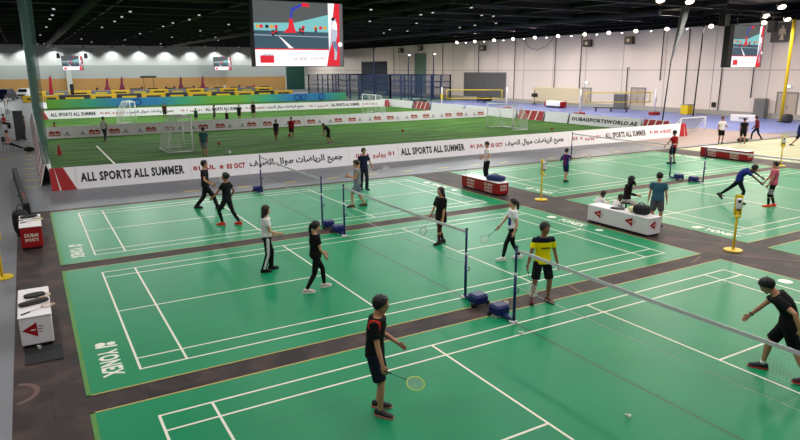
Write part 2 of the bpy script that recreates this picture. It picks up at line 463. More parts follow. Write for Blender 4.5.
M_goal = mat('goal_white', (225, 228, 226), .45)
M_netw = mat('net_cord_white', (215, 218, 214), .7)
M_netb = mat('net_cord_dark', (40, 48, 44), .8)
M_grey = mat('grey_print', (150, 152, 160), .6)
M_beige = mat('beige_pad', (205, 190, 160), .7)
M_floorglare = mat('floor_pink_glare', (150, 132, 126), .6, .3, var=.04)
M_bluefloor = mat('blue_sport_floor', (96, 110, 168), .42, .4, var=.06, vscale=.8)
M_paleblue = mat('pale_floor', (150, 164, 172), .42, .4, var=.05)

def rubber_material():
    m = bpy.data.materials.new('rubber_tiles'); m.use_nodes = True; nt = m.node_tree; b = nt.nodes['Principled BSDF']
    tc = nt.nodes.new('ShaderNodeTexCoord'); br = nt.nodes.new('ShaderNodeTexBrick')
    br.inputs['Color1'].default_value = lin((42, 34, 35)); br.inputs['Color2'].default_value = lin((54, 44, 44)); br.inputs['Mortar'].default_value = lin((32, 27, 27))
    br.inputs['Scale'].default_value = 1; br.inputs['Brick Width'].default_value = 1.3; br.inputs['Row Height'].default_value = 1.1; br.inputs['Mortar Size'].default_value = .012
    nz = nt.nodes.new('ShaderNodeTexNoise'); nz.inputs['Scale'].default_value = 1.4; nz.inputs['Detail'].default_value = 6
    rp = nt.nodes.new('ShaderNodeValToRGB'); rp.color_ramp.elements[0].position = .45; rp.color_ramp.elements[1].position = .75
    rp.color_ramp.elements[0].color = (0, 0, 0, 1); rp.color_ramp.elements[1].color = (.6, .6, .6, 1)
    mx = nt.nodes.new('ShaderNodeMix'); mx.data_type = 'RGBA'; mx.inputs[7].default_value = lin((100, 76, 68))
    L = nt.links.new
    L(tc.outputs['Object'], br.inputs['Vector']); L(tc.outputs['Object'], nz.inputs['Vector']); L(nz.outputs['Fac'], rp.inputs['Fac'])
    L(rp.outputs[0], mx.inputs[0]); L(br.outputs['Color'], mx.inputs[6]); L(mx.outputs[2], b.inputs['Base Color'])
    b.inputs['Roughness'].default_value = .6; b.inputs['Specular IOR Level'].default_value = .18
    return m
M_rubber = rubber_material()
def turf_material():
    m = bpy.data.materials.new('artificial_turf'); m.use_nodes = True; nt = m.node_tree; b = nt.nodes['Principled BSDF']; L = nt.links.new
    tc = nt.nodes.new('ShaderNodeTexCoord'); mp = nt.nodes.new('ShaderNodeMapping'); mp.inputs['Scale'].default_value = (.22, 1.5, 1)
    n1 = nt.nodes.new('ShaderNodeTexNoise'); n1.inputs['Scale'].default_value = 1.0; n1.inputs['Detail'].default_value = 4
    rp = nt.nodes.new('ShaderNodeValToRGB'); e = rp.color_ramp.elements
    e[0].position = .34; e[0].color = lin((42, 86, 22)); e[1].position = .66; e[1].color = lin((84, 134, 44))
    n2 = nt.nodes.new('ShaderNodeTexNoise'); n2.inputs['Scale'].default_value = 30
    bp = nt.nodes.new('ShaderNodeBump'); bp.inputs['Strength'].default_value = .5; bp.inputs['Distance'].default_value = .03
    L(tc.outputs['Object'], mp.inputs[0]); L(mp.outputs[0], n1.inputs['Vector']); L(n1.outputs['Fac'], rp.inputs[0]); L(rp.outputs[0], b.inputs['Base Color'])
    L(tc.outputs['Object'], n2.inputs['Vector']); L(n2.outputs['Fac'], bp.inputs['Height']); L(bp.outputs[0], b.inputs['Normal'])
    b.inputs['Roughness'].default_value = .9; b.inputs['Specular IOR Level'].default_value = .15
    return m
M_turf = turf_material()

# ------------------------------------------------------------------ setting
def slab(name, x0, x1, y0, y1, z0, z1, m): return struct(MB().box(x0, x1, y0, y1, z0, z1, m).build(name))
slab('floor', -40, 63, -16, 146, -.2, 0, M_floor)
slab('floor_rubber', -1.83, 49.0, -10.6, 14.9, 0, .005, M_rubber)
slab('floor_turf', -.36, 41.2, 19.75, 86.4, 0, .02, M_turf)
slab('floor_blue_area', 47.0, 61.2, 17, 72, 0, .006, M_bluefloor)
slab('floor_pale_area', 41.4, 47.0, 23, 72, 0, .005, M_paleblue)
slab('floor_glare_area', 33.5, 47.0, 15.3, 23, 0, .006, M_floorglare)  # grey floor coloured pink-beige: painted glare from the lit wall
M_wallR = mat('wall_panel_right', (222, 208, 200), .7, .25, var=.02, vscale=.2)
M_wallB = mat('wall_panel_far', (196, 198, 196), .8, .2, var=.03, vscale=.2)
M_wallB2 = mat('wall_panel_far_lower', (164, 168, 166), .8, .2)
M_brown = mat('wall_brown_panel', (176, 134, 82), .8, .2, var=.05)
M_ceil = mat('ceiling_black', (13, 14, 15), .85, .2)
M_beam = mat('beam_black', (30, 33, 34), .6, .3)
M_joint = mat('panel_joint', (150, 140, 138), .8)
w = MB(); w.box(62, 62.4, -16, 146, 0, 10.8, M_wallR)
for yy in range(-10, 145, 6): w.box(61.985, 62, yy, yy+.06, 0, 9.2, M_joint)
w.box(61.985, 62, -16, 146, 4.6, 4.66, M_joint)
struct(w.build('wall_right'))
slab('trim_1', 61.6, 61.98, -16, 146, 9.15, 10.6, M_ceil)      # black valance above the wall panels
slab('baseboard_right', 61.9, 61.985, -16, 146, 0, .5, mat('skirting_grey', (160, 156, 152), .7))
w = MB(); w.box(-40, 62, 145, 145.4, 0, 10.8, M_wallB); w.box(-40, 62, 144.96, 145, 3.2, 6.0, M_wallB2); w.box(-40, 56, 144.94, 145, 0, 3.2, M_brown)
struct(w.build('wall_back'))
slab('wall_left', -40.4, -40, -16, 146, 0, 10.8, M_wallB)
slab('ceiling', -40, 62, -16, 146, 10.6, 10.8, M_ceil)
for k, yy in enumerate(range(26, 145, 7)):
    slab('ceiling_beam', -40, 61.5, yy, yy+.25, 9.95, 10.45, M_beam)
for k, xx in enumerate(range(-30, 61, 9)):
    slab('ceiling_beam', xx, xx+.2, 24, 145, 10.1, 10.55, M_beam)
for k, (xx, r_) in enumerate(((4, .45), (27, .4), (50, .45))):
    struct(MB().tube([(xx, 30, 10.0), (xx, 144, 10.0)], r_, M_beam, 10).build('ceiling_duct'))

# ------------------------------------------------------------------ badminton courts
def court(x0, y0, label, ends=(True, True), m0=-.85, m1=14.15, n0=-.55, n1=6.68, surf=None):
    """playing area corner at (x0, y0); mat margins in court coordinates"""
    root = empty('court_mat', (x0, y0, 0)); tag(root, label, 'court mat', 'green badminton court mats')
    b = MB(); b.box(m0, m1, n0, n1, .005, .011, surf or M_court)
    T = .0113
    b.box(m0, m1, n0, n0+.035, .011, T, M_edge); b.box(m0, m1, n1-.035, n1, .011, T, M_edge); b.box(m1-.035, m1, n0, n1, .011, T, M_edge)
    b.box(m0, m0+.07, n0, n1, .011, T, M_lime)
    b.box(m0, m1, 1.02, 1.035, .011, T, M_seam); b.box(m0, m1, 5.05, 5.065, .011, T, M_seam)
    b.box(6.67, 6.73, .05, 6.05, .011, T, mat('net_shadow', (12, 92, 60), .5))  # shadow of the net tape, painted as a dark line on the mat
    b.build('mat', root)
    l = MB(); w = .04; T0, T1 = .0112, .0122
    for yy in (0, .46, 5.64-.0, 6.1): l.box(0, 13.4, yy-w if yy > 3 else yy, yy if yy > 3 else yy+w, T0, T1, M_line)
    for xx in (0, .76, 4.72, 8.68-w, 12.64-w, 13.4-w): l.box(xx, xx+w, 0, 6.1, T0, T1+.0002, M_line)
    l.box(0, 4.72, 3.03, 3.07, T0, T1, M_line); l.box(8.68, 13.4, 3.03, 3.07, T0, T1, M_line)
    l.build('court_lines', root)
    for e, (tx, up) in zip(ends, ((-.56, 1), (13.62, 1))):
        if not e: continue
        p = MB(); yt = 4.45 if tx > 5 else 1.12
        if tx > 5:
            p.disc((tx+.17, yt+.35), .16, T0, T1, M_print, 18); p.disc((tx+.17, yt-1.75), .13, T0, T1, M_print, 18)
        else:
            # twin-lobed emblem beside the lettering
            p.disc((tx+.09, yt+.3), .09, T0, T1, M_print, 14); p.disc((tx+.27, yt+.28), .075, T0, T1, M_print, 14)
            p.poly([(tx, yt+.22), (tx, yt+.15), (tx+.36, yt+.11), (tx+.36, yt+.17)], T1, M_print)
        p.text('YONEX', M_print, frame((tx, yt-.02, T1), (0, -1, 0), (1, 0, 0)), w=1.12, h=.34, bold=.035)
        p.build('lettering', root)
    return root
def y_rows(): return (-7.784, 0.0, 7.829)
G = dict(
 a=court(0, -7.784, 'green court mat in the foreground, under the player with a red shoulder stripe', (False, True)),
 b=court(0, 0, 'green court mat under the two women in black trousers, large white lettering at left', (True, True)),
 c=court(0, 7.829, 'green court mat along the grey walkway, under the man in black and the red-shoed player', (True, True)))
X2 = 17.1
court(X2, -7.784, 'pale lit green court mat at the right edge beyond the yellow dispenser stand', (True, False))
court(X2, 0, 'green court mat under the bending man in blue and the woman in pink', (True, True))
court(X2, 7.829, 'green court mat under the boy in striped jersey and the man in red shirt', (True, True))
X3 = 34.2
court(X3, 7.829, 'cream-coloured court mat beyond the red bench near the pink-beige floor glare', (True, False), surf=mat('court_cream', (150, 150, 122), .45, .2, var=.06))
court(X3, 0, 'court mat at the far right behind the woman in pink', (True, False))

# nets with posts
def net_post(x, y, sy, label):
    # sy: which side the weight box lies (+1 / -1 in Y)
    r = empty('net_post', (x, y, .012)); tag(r, label, 'net post', 'blue badminton net posts')
    MB().tube([(0, 0, .03), (0, 0, 1.0)], .03, M_blue, 10).tube([(0, 0, 1.0), (0, 0, 1.55)], .024, M_blue, 10).build('pole', r)
    MB().disc((0, 0), .033, 1.55, 1.58, M_black, 12).build('cap', r)
    MB().rbox(-.07, .07, -.06*1, .08, 0, .05, M_white, .015).build('foot', r)
    MB().tube([(0, 0, .98), (0, 0, 1.04)], .036, M_white, 10).build('collar', r); MB().tube([(.03, 0, .62), (.09, 0, .62), (.09, 0, .7)], .012, M_black, 6).build('winder', r)
    a, bb = (.1, .75)
    b = MB(); b.box(-.05, .05, min(sy*a*0, sy*.4), max(0, sy*.4), .03, .09, M_blue); b.build('arm', r)
    b = MB(); b.rbox(-.17, .17, min(sy*.3, sy*.62), max(sy*.3, sy*.62), .05, .24, M_dkblue, .035); bx = b.build('weight_box', r)
    MB().rbox(-.14, .14, min(sy*.33, sy*.59), max(sy*.33, sy*.59), .235, .255, M_blue, .01).build('lid', bx)
    for sx in (-1, 1):
        wv = MB(); wv.tube([(sx*.17, sy*.54, .05), (sx*.215, sy*.54, .05)], .05, M_black, 12); wv.build('wheel', r)
    return r
def net(x, y0, y1, label):
    r = empty('badminton_net', (x, y0, .012)); tag(r, label, 'net', 'badminton nets')
    L = y1-y0
    def sag(t): return 1.525-.03*math.sin(PI*t)
    n = 24; b = MB(); N = 16
    for k in range(N):
        t0, t1 = k/N, (k+1)/N; za, zb = sag(t0), sag(t1)
        vs = [(-.006, t0*L, za), (.006, t0*L, za), (.006, t0*L, za-.058), (-.006, t0*L, za-.058), (-.006, t1*L, zb), (.006, t1*L, zb), (.006, t1*L, zb-.058), (-.006, t1*L, zb-.058)]
        b.add(vs, [(0, 4, 5, 1), (1, 5, 6, 2), (2, 6, 7, 3), (3, 7, 4, 0)], M_white)
    b.build('top_tape', r)
    b = MB(); c = .045; k = int(L/c)
    for q in range(1, k):
        yy = q*L/k; z = sag(yy/L); b.tube([(0, yy, z-.05), (0, yy, z-.75)], .00045, M_netb, 3, cap=False)
    for q in range(16):
        b.tube([(0, L*i/8, sag(i/8)-.06-q*c) for i in range(9)], .00045, M_netb, 3, cap=False)
    b.build('netting', r)
    MB().tube([(0, L*i/8, sag(i/8)-.755) for i in range(9)], .004, M_netw, 5).build('bottom_cord', r)
    return r
ROWS = (-7.784, 0.0, 7.829)
ND = {(0, 0): ('badminton net across the foreground court, crossing in front of the man in yellow',), (0, 1): ('badminton net across the court of the two women in black trousers',), (0, 2): ('badminton net across the court beside the grey walkway',),
      (1, 1): ('badminton net by the bending man in blue',), (1, 2): ('badminton net behind the red-shirted man',)}
PD = {(0, 0): ('blue net post out of view', 'blue net post holding the foreground net, in front of the yellow-shirted player'),
      (0, 1): ('blue net post with weight box, beside the post of the foreground net', 'blue net post behind the long-haired woman in black, its weight box toward the walkway court'),
      (0, 2): ('blue net post with weight box, just behind the ponytailed woman in black', 'blue net post at the edge of the grey walkway'),
      (1, 1): ('', 'dark blue net post with weight box nearer the bending man in blue'),
      (1, 2): ('dark blue net post below the red-shirted man', 'dark blue net post beside the boy in striped jersey')}
for cx in (0, 1):
    for j in (0, 1, 2):
        if (cx, j) == (1, 0): continue
        x = cx*X2+6.7; y = ROWS[j]
        net(x, y+.02, y+6.08, ND[(cx, j)][0])
        if (cx, j) not in ((0, 0), (1, 1)): net_post(x, y-.03, -1, PD[(cx, j)][0])
        net_post(x, y+6.13, 1, PD[(cx, j)][1])

# ------------------------------------------------------------------ crates along the courts
def crate(x0, x1, y0, y1, label, red, group=None, h=.66, faces='front', script=None):
    r = empty('storage_bench', ((x0+x1)/2, (y0+y1)/2, .005)); tag(r, label, 'bench', group)
    hx, hy = (x1-x0)/2, (y1-y0)/2
    body = M_redbox if red else mat('bench_white', (222, 214, 218), .5, .3)
    MB().rbox(-hx+.03, hx-.03, -hy+.03, hy-.03, 0, .06, M_black, .01).build('plinth', r)
    MB().rbox(-hx, hx, -hy, hy, .06, h-.02, body, .012).build('body', r)
    MB().rbox(-hx-.01, hx+.01, -hy-.01, hy+.01, h-.02, h, mat('bench_top', (232, 226, 228), .45), .008).build('top', r)
    # graphics : long side facing -X and short side facing -Y
    sides = []
    sides.append((frame((0, -hy-.002, 0), (1, 0, 0), (0, 0, 1)), 2*hx, 'short'))
    sides.append((frame((-hx-.002, 0, 0), (0, -1, 0), (0, 0, 1)), 2*hy, 'long'))
    for M, L, k in sides:
        p = MB()
        if red:
            M = M @ Matrix.Translation((0, -.03 if h < .6 else 0, 0))
            cs = [(0, .8)] if k == 'short' else [(-L*.24, 1), (L*.24, 1)]
            for c, sc in cs:
                ww = min(.5, L*.62)
                for wd_, zz_, hh_ in (('DUBAI', .36, .10), ('SPORTS', .23, .09)) + ((('WORLD', .11, .085),) if k == 'long' else ()):
                    MB().text(wd_, M_print, M @ Matrix.Translation((c-ww/2, zz_, 0)), w=ww, h=hh_).build('lettering', r)
        else:
            cs = [-.05] if k == 'short' else [-L*.30, L*.22]
            for c in cs:
                q = .8 if k == 'short' else 1
                p.poly([(c-.22*q, .35), (c+.08*q, .48), (c+.08*q, .2)], .001, M_redbox, M)
                p.box(c-.05*q, c+.045*q, .33, .35, .001, .002, M_print, M)
                for i in range(3): p.box(c+.09*q, c+(.2 if i else .17)*q, .29+i*.05, .303+i*.05, 0, .001, M_redbox, M)
            p.build('emblem', r)
    return r
crate(-1.70, -1.18, 1.92, 3.65, 'white bench with rackets on top at the left edge, nearest the camera', False, 'benches beside the courts', .6)
crate(-1.70, -1.16, 9.4, 11.1, 'red-fronted white-topped bench at the left edge by the black bag', True, 'benches beside the courts')
crate(14.5, 15.02, 8.55, 11.0, 'red bench in front of the man in white shirt, blue bag on top', True, 'benches beside the courts', .52)
crate(14.35, 14.9, 1.35, 3.75, 'white bench with red triangle emblems beside the seated woman', False, 'benches beside the courts', .57)
crate(31.6, 32.2, 9.0, 11.75, 'red bench at the edge of the cream-coloured court', True, 'benches beside the courts', .55)

tag(MB().rbox(-1.66, -1.08, 1.15, 1.88, .005, .02, mat('black_mat', (30, 32, 34), .8), .005).build('floor_pad'), 'black square pad on the floor before the white bench', 'pad')
# belongings on the benches
ZB = .667
def bag(name, loc, sx, sy, sz, m, label, rz=0, strap=True, cat='bag'):
    r = empty(name, loc, rz); tag(r, label, cat)
    b = MB()
    b.ell((0, 0, sz*.5), (sx, sy, sz*.5), m, None, 18, 12, fn=lambda v: tuple((abs(q)**.62)*(1 if q > 0 else -1) for q in v))
    b.build('body', r)
    MB().tube([(-sx*.93, 0, sz*.5), (-sx*.5, sy*.25, sz*.985), (0, sy*.3, sz*1.0), (sx*.5, sy*.25, sz*.985), (sx*.93, 0, sz*.5)], .006, M_black, 5).build('zip', r)
    if strap: MB().tube([(-sx*.5, -sy*.3, sz*.93), (-sx*.3, -sy*.35, sz*1.15), (0, -sy*.35, sz*1.25), (sx*.3, -sy*.35, sz*1.15), (sx*.5, -sy*.3, sz*.93)], .014, M_black, 6).build('strap', r)
    return r
M_bagblack = mat('bag_black', (24, 24, 26), .7, bump=.3, vscale=30); M_bagblue = mat('bag_blue', (22, 34, 92), .6, bump=.3, vscale=30)
bag('racket_bag', (-1.44, 2.6, ZB-.06), .27, .06, .09, mat('bag_grey', (52, 48, 46), .6), 'long dark racket bag lying diagonally across the white bench', R(18), False)
bag('racket_cover', (-1.42, 3.1, ZB-.06), .19, .13, .05, M_bagblack, 'black racket head cover on the white bench behind the long bag', R(10), False, 'racket cover')
racket('tan-faced racket between the black cover and the long dark bag', (-1.62, 2.72, ZB-.05), (1, .9, 0), (0, 0, 1), (198, 140, 80))
racket('tan-faced racket in front of the long dark bag on the white bench', (-1.6, 2.1, ZB-.05), (1, .75, 0), (0, 0, 1), (190, 120, 66))
bag('backpack', (-1.68, 11.5, .005), .22, .3, .78, M_bagblack, 'black backpack behind the red-fronted bench', R(10))
racket('yellow-framed racket on the red-fronted bench', (-1.62, 10.0, ZB+.012), (.8, .5, 0), (0, 0, 1), (214, 206, 40))
racket('black-framed racket on the red-fronted bench', (-1.7, 10.25, ZB+.03), (.9, .35, 0), (0, 0, 1), (30, 30, 32))
bag('racket_cover', (-1.45, 10.75, ZB), .23, .14, .06, M_bagblack, 'dark racket cover at the far end of the red-fronted bench', R(20), False, 'racket cover')
bag('sports_bag', (14.77, 9.05, ZB-.14), .4, .19, .24, M_bagblue, 'blue sports bag on the red bench by the white-shirted man', R(-62))
r = empty('water_bottle', (14.62, 10.85, ZB-.14)); tag(r, 'small white bottle at the far end of the red bench', 'bottle')
MB().disc((0, 0), .035, 0, .16, M_white, 12).build('body', r); MB().disc((0, 0), .02, .16, .2, mat('cap_blue', (60, 90, 150), .5), 10).build('cap', r)
bag('backpack', (14.62, 1.85, ZB-.09), .26, .17, .3, M_bagblack, 'black backpack on the near end of the white emblem bench', R(-70))
bag('pouch', (14.66, 2.25, ZB-.09), .11, .1, .18, mat('bag_cream', (220, 218, 170), .6), 'pale yellow pouch beside the black backpack on the emblem bench', 0, False)
bag('racket_cover', (14.6, 2.75, ZB-.09), .22, .12, .06, mat('cover_grey', (70, 72, 70), .6), 'grey racket cover on the white emblem bench beside the seated woman', R(-60), False, 'racket cover')
bag('sports_bag', (40.2, 14.6, .012), .35, .2, .28, mat('bag_navy', (30, 38, 52), .7), 'dark sports bag on the cream-coloured court between two players', R(-30))
bag('kit_bag', (58.0, 21.6, 0), .45, .35, .8, mat('bag_darkgrey', (52, 52, 54), .7), 'dark grey kit bag on the floor below the right-hand double door', R(-30), False)

# shuttlecocks
def shuttle(loc, label, rot=(R(100), 0, .5)):
    r = empty('shuttlecock', loc); r.rotation_euler = rot; tag(r, label, 'shuttlecock')
    MB().ell((0, 0, -.03), (.014, .014, .014), mat('cork', (225, 220, 205), .7), None, 10, 8).build('cork', r)
    b = MB(); n = 16
    vs = []
    for k in range(n):
        a = 2*PI*k/n; da = .16
        b.add([(.012*math.cos(a-da), .012*math.sin(a-da), -.025), (.012*math.cos(a+da), .012*math.sin(a+da), -.025), (.034*math.cos(a+da), .034*math.sin(a+da), .045), (.034*math.cos(a-da), .034*math.sin(a-da), .045)], [(0, 1, 2, 3)], M_print)
    b.tube([(.024*math.cos(2*PI*k/12), .024*math.sin(2*PI*k/12), .012) for k in range(13)], .0015, M_print, 4, cap=False)
    b.build('feather_skirt', r)
shuttle((-1.44, 1.78, .07), 'white shuttlecock on the black pad before the white bench')
shuttle((11.6, 11.4, 1.75), 'white shuttlecock in the air right of the man in navy', (0, 0, 0))
shuttle((9.5, 13.2, .05), 'white shuttlecock on the floor below the walkway near the net')
shuttle((7.25, -.75, .05), 'white shuttlecock on the dark strip beside the net posts')
shuttle((6.45, -2.15, .05), 'white shuttlecock by the foot of the foreground net post')
shuttle((5.82, -5.2, .05), 'white shuttlecock lying on the foreground court')

# yellow dispenser stands
def stand(x, y, label, rz):
    r = empty('dispenser_stand', (x, y, .005), rz); tag(r, label, 'dispenser stand', 'yellow hand sanitiser stands')
    MB().disc((0, 0), .24, 0, .03, M_yel, 24).disc((0, 0), .22, .03, .045, M_yel, 24, .06).build('base', r)
    MB().tube([(0, 0, .03), (0, 0, 1.2)], .032, M_yel, 10).build('pole', r)
    MB().rbox(-.10, .10, -.02, .03, 1.0, 1.56, M_yel, .02).build('back_plate', r)
    MB().rbox(-.09, .09, -.14, -.02, .96, .99, M_yel, .01).build('drip_tray', r)
    d = MB().rbox(-.07, .07, -.14, -.021, 1.18, 1.48, M_white, .03).build('dispenser', r)
    MB().box(-.035, .035, -.143, -.139, 1.36, 1.44, M_black).box(-.03, .03, -.12, -.05, 1.14, 1.185, M_black).build('sensor', d)
    return r
stand(15.47, 7.16, 'yellow dispenser stand beside the red bench and the boy in striped jersey', R(25))
stand(15.2, -.78, 'yellow dispenser stand on the dark floor near the bending man in blue', R(-50))
stand(31.7, 7.27, 'yellow dispenser stand at the right edge on the far courts', R(-50))
stand(-2.12, 6.9, 'yellow dispenser stand at the left edge on the grey floor', R(10))

# floor markers
for i, (px, py) in enumerate(((4.42, 16.1), (6.58, 15.95), (8.68, 16.0), (10.77, 16.0), (12.84, 16.0), (14.8, 15.95), (16.8, 15.85), (18.8, 15.8), (20.7, 15.75), (24, 15.65), (26.5, 15.6), (29.3, 15.6), (32, 15.6))):
    tag(MB().rbox(px-.3, px+.3, py-.05, py+.05, 0, .006, M_yel, .002).build('floor_marker'), 'yellow strip marker on the grey walkway', 'floor marker', 'yellow strips along the grey walkway')
for i in range(9):
    yy = 20.8+i*2.0
    tag(MB().rbox(-1.6, -1.1, yy-.06, yy+.06, 0, .006, M_yel, .002).build('floor_marker'), 'yellow strip marker beside the pitch side boards', 'floor marker', 'yellow strips beside the side boards')
tag(MB().rbox(-3.6, -2.2, 31.6, 31.75, 0, .006, M_yel, .002).build('floor_marker'), 'long yellow line on grey floor at the left edge', 'floor marker')
for pts in (((-1.72, .05), (-1.45, -.2), (-1.4, -.6), (-1.55, -1.0)),):
    tag(MB().poly([(-1.86+.40*math.cos(R(a_)), .1+.40*math.sin(R(a_))) for a_ in range(-75, 80, 15)]+[(-1.86+.32*math.cos(R(a_)), .1+.32*math.sin(R(a_))) for a_ in range(75, -80, -15)], .001, mat('scuff_pink', (104, 80, 74), .8), Matrix.Translation((0, 0, .0052))).build('tape_mark'), 'curved pinkish tape mark on the rubber floor, bottom left', 'tape mark')
for x, y, a, L in ((4.9, -1.35, 80, .55), (5.5, -1.35, 80, .5), (13.1, 3.0+4.2, 0, 0), (9.2, -.85, 75, .6), (13.6, -.8, 20, .7), (15.2, .4, -60, 1.6), (15.3, -1.7, -50, 2.2)):
    if not L: continue
    ca, sa = math.cos(R(a)), math.sin(R(a))
    Mx = frame((x, y, .0055), (ca, sa, 0), (-sa, ca, 0))
    tag(MB().box(-L/2, L/2, -.03, .03, 0, .001, mat('tape_old', (118, 92, 84), .8), Mx).build('tape_mark'), 'old pinkish tape strip on the rubber floor', 'tape mark', 'old tape strips on the rubber floor')

# ------------------------------------------------------------------ advertising boards
AR1 = '\u062c\u0645\u064a\u0639'
def shape_ar(words):
    # letters as presentation forms, written in visual (left to right) order
    F = {'ج': (0xfe9d, 4), 'م': (0xfee1, 4), 'ي': (0xfef1, 4), 'ع': (0xfec9, 4), 'ا': (0xfe8d, 2), 'ل': (0xfedd, 4), 'ر': (0xfead, 2), 'ض': (0xfebd, 4), 'ت': (0xfe95, 4), 'ط': (0xfec1, 4), 'و': (0xfeed, 2), 'ص': (0xfeb9, 4), 'ف': (0xfed1, 4), 'ك': (0xfed9, 4), 'ب': (0xfe8f, 4), 'أ': (0xfe83, 2)}
    out = ''
    for w_ in words.split(' '):
        s = ''
        for i, ch in enumerate(w_):
            if ch not in F: s += ch; continue
            b, n = F[ch]
            prev = i > 0 and w_[i-1] in F and F[w_[i-1]][1] == 4
            nxt = n == 4 and i < len(w_)-1 and w_[i+1] in F
            k = (3 if prev and nxt else 2 if nxt else 1 if prev else 0)
            s += chr(b+k)
        s = s[::-1]
        out = s+(' '+out if out else '')
    return out
AR_ALL = shape_ar('جميع الرياضات طوال الصيف')
AR_JUL = shape_ar('يوليو'); AR_OCT = shape_ar('أكتوبر')
def star(b, c, r, m, M):
    b.poly([(c[0]+(r if k % 2 == 0 else r*.42)*math.sin(PI*k/5), c[1]+(r if k % 2 == 0 else r*.42)*math.cos(PI*k/5)) for k in range(10)], .002, m, M)
def board(x0, x1, y, label, kind, h=.93, dep=.5, group='white advertising boards around the pitch', axis='x', face=-1, endred=None, base_m=None):
    L = x1-x0
    r = empty('advertising_board', (x0, y, 0) if axis == 'x' else (y, x0, 0)); tag(r, label, 'advertising board', group)
    if axis == 'y': r.rotation_euler.z = PI/2 if face > 0 else PI/2
    b = MB(); e = .015; t = .02
    mm = base_m or M_white
    # two leaning sheets and a floor strip : an A-frame
    b.add([(0, 0, 0), (L, 0, 0), (L, dep/2, h), (0, dep/2, h), (0, t, 0), (L, t, 0), (L, dep/2+t, h), (0, dep/2+t, h)], [(0, 1, 2, 3), (7, 6, 5, 4), (0, 3, 7, 4), (1, 5, 6, 2), (3, 2, 6, 7), (0, 4, 5, 1)], mm)
    b.build('front_sheet', r)
    b = MB()
    b.add([(0, dep, 0), (L, dep, 0), (L, dep/2+t*2, h-.01), (0, dep/2+t*2, h-.01), (0, dep+t, 0), (L, dep+t, 0), (L, dep/2+t*3, h-.01), (0, dep/2+t*3, h-.01)], [(3, 2, 1, 0), (4, 5, 6, 7), (4, 7, 3, 0), (1, 2, 6, 5), (7, 6, 2, 3), (0, 1, 5, 4)], mm)
    b.build('back_sheet', r)
    sl = math.hypot(h, dep/2); up = V((0, dep/2, h)).normalized()
    if axis == 'x' or face > 0: M = frame(V((0, 0, 0))+V((0, -.004, 0)), (1, 0, 0), up)
    else: M = frame(V((L, dep+t+.006, 0)), (-1, 0, 0), V((0, -(dep/2-t*2), h)).normalized())
    p = MB()
    if kind == 'all':
        p.text('ALL SPORTS ALL SUMMER', M_blackt, M @ Matrix.Translation((.15, sl*.30, 0)), w=L-.45, h=sl*.42, bold=.045)
    elif kind == 'date':
        y0 = sl*.34; hh = sl*.28
        p.text('01 JUL', M_red, M @ Matrix.Translation((.1, y0, 0)), w=L*.38, h=hh, bold=.06); star(p, (L*.53, y0+hh*.5), hh*.55, M_red, M)
        p.text('03 OCT', M_red, M @ Matrix.Translation((L*.62, y0, 0)), w=L*.34, h=hh, bold=.06)
    elif kind == 'arabic':
        p.text(AR_ALL, M_blackt, M @ Matrix.Translation((.1, sl*.22, 0)), w=L-.5, h=sl*.5, bold=.04)
    elif kind == 'adate':
        y0 = sl*.36; hh = sl*.24
        p.text('03', M_red, M @ Matrix.Translation((L*.12, y0, 0)), w=L*.13, h=hh, bold=.035); star(p, (L*.36, y0+hh*.5), hh*.55, M_red, M)
        p.text(AR_JUL, M_red, M @ Matrix.Translation((L*.46, y0-hh*.4, 0)), w=L*.27, h=hh*1.4, bold=.03); p.text('01', M_red, M @ Matrix.Translation((L*.78, y0, 0)), w=L*.13, h=hh, bold=.035)
    elif kind == 'logos':
        for c, k in ((.17, 'r'), (.37, 'g'), (.63, 'g'), (.83, 'r')):
            cx = c*L
            if k == 'r':
                p.box(cx-.38, cx+.38, sl*.24, sl*.55, 0, .002, M_red, M)
                p.poly([(cx-.38, sl*.55), (cx-.2, sl*.66), (cx-.02, sl*.55), (cx+.2, sl*.64), (cx+.38, sl*.55)], .002, M_red, M)
                p.text('DUBAI', M_print, M @ Matrix.Translation((cx-.32, sl*.3, .003)), w=.64, h=sl*.16)
            else:
                p.poly([(cx-.16, sl*.3), (cx+.16, sl*.3), (cx, sl*.62)], .002, M_grey, M); p.box(cx-.26, cx+.26, sl*.22, sl*.27, 0, .002, M_grey, M)
    elif kind == 'site':
        p.text('DUBAISPORTSWORLD.AE', M_blackt, M @ Matrix.Translation((.3, sl*.34, 0)), w=L-.6, h=sl*.34, bold=.05)
    elif kind == 'chev':
        p.box(.03, L-.03, .03, sl-.03, 0, .002, M_red, M)
        for i in range(3): p.poly([(L*(.12+.28*i), .03), (L*(.16+.28*i), .03), (L*(.24+.28*i), sl-.03), (L*(.2+.28*i), sl-.03)], .004, M_print, M)
    elif kind == 'tri':
        p.poly([(L*.15, .03), (L*.85, .03), (L*.5, sl-.05)], .002, M_red, M); p.poly([(L*.32, .05), (L*.68, .05), (L*.5, sl*.6)], .004, M_white, M)
    if endred == 'l':
        for a in (0, .34, .62): p.poly([(a*1.05, .0), (a*1.05+.3, .0), (a*.55+.18, sl), (a*.55, sl)], .0022, M_red, M)
    if endred == 'r':
        for a in (0, .34, .62): p.poly([(L-a*1.05-.3, .0), (L-a*1.05, .0), (L-a*.55, sl), (L-a*.55-.18, sl)], .0022, M_red, M)
    if p.v: p.build('lettering' if kind in ('all', 'date', 'arabic', 'adate', 'site') else 'graphic', r)
    return r
SEG = ((-.62, .35, 'blank', 'l'), (.35, 5.1, 'all', None), (5.1, 7.75, 'date', None), (7.75, 13.2, 'arabic', None), (13.2, 16.15, 'adate', None), (16.15, 20.9, 'all', None), (20.9, 23.5, 'date', None), (23.5, 28.8, 'arabic', None), (28.8, 32.0, 'adate', None), (32.0, 36.5, 'all', None), (36.5, 39.0, 'date', None), (39.0, 40.65, 'blank', 'r'))
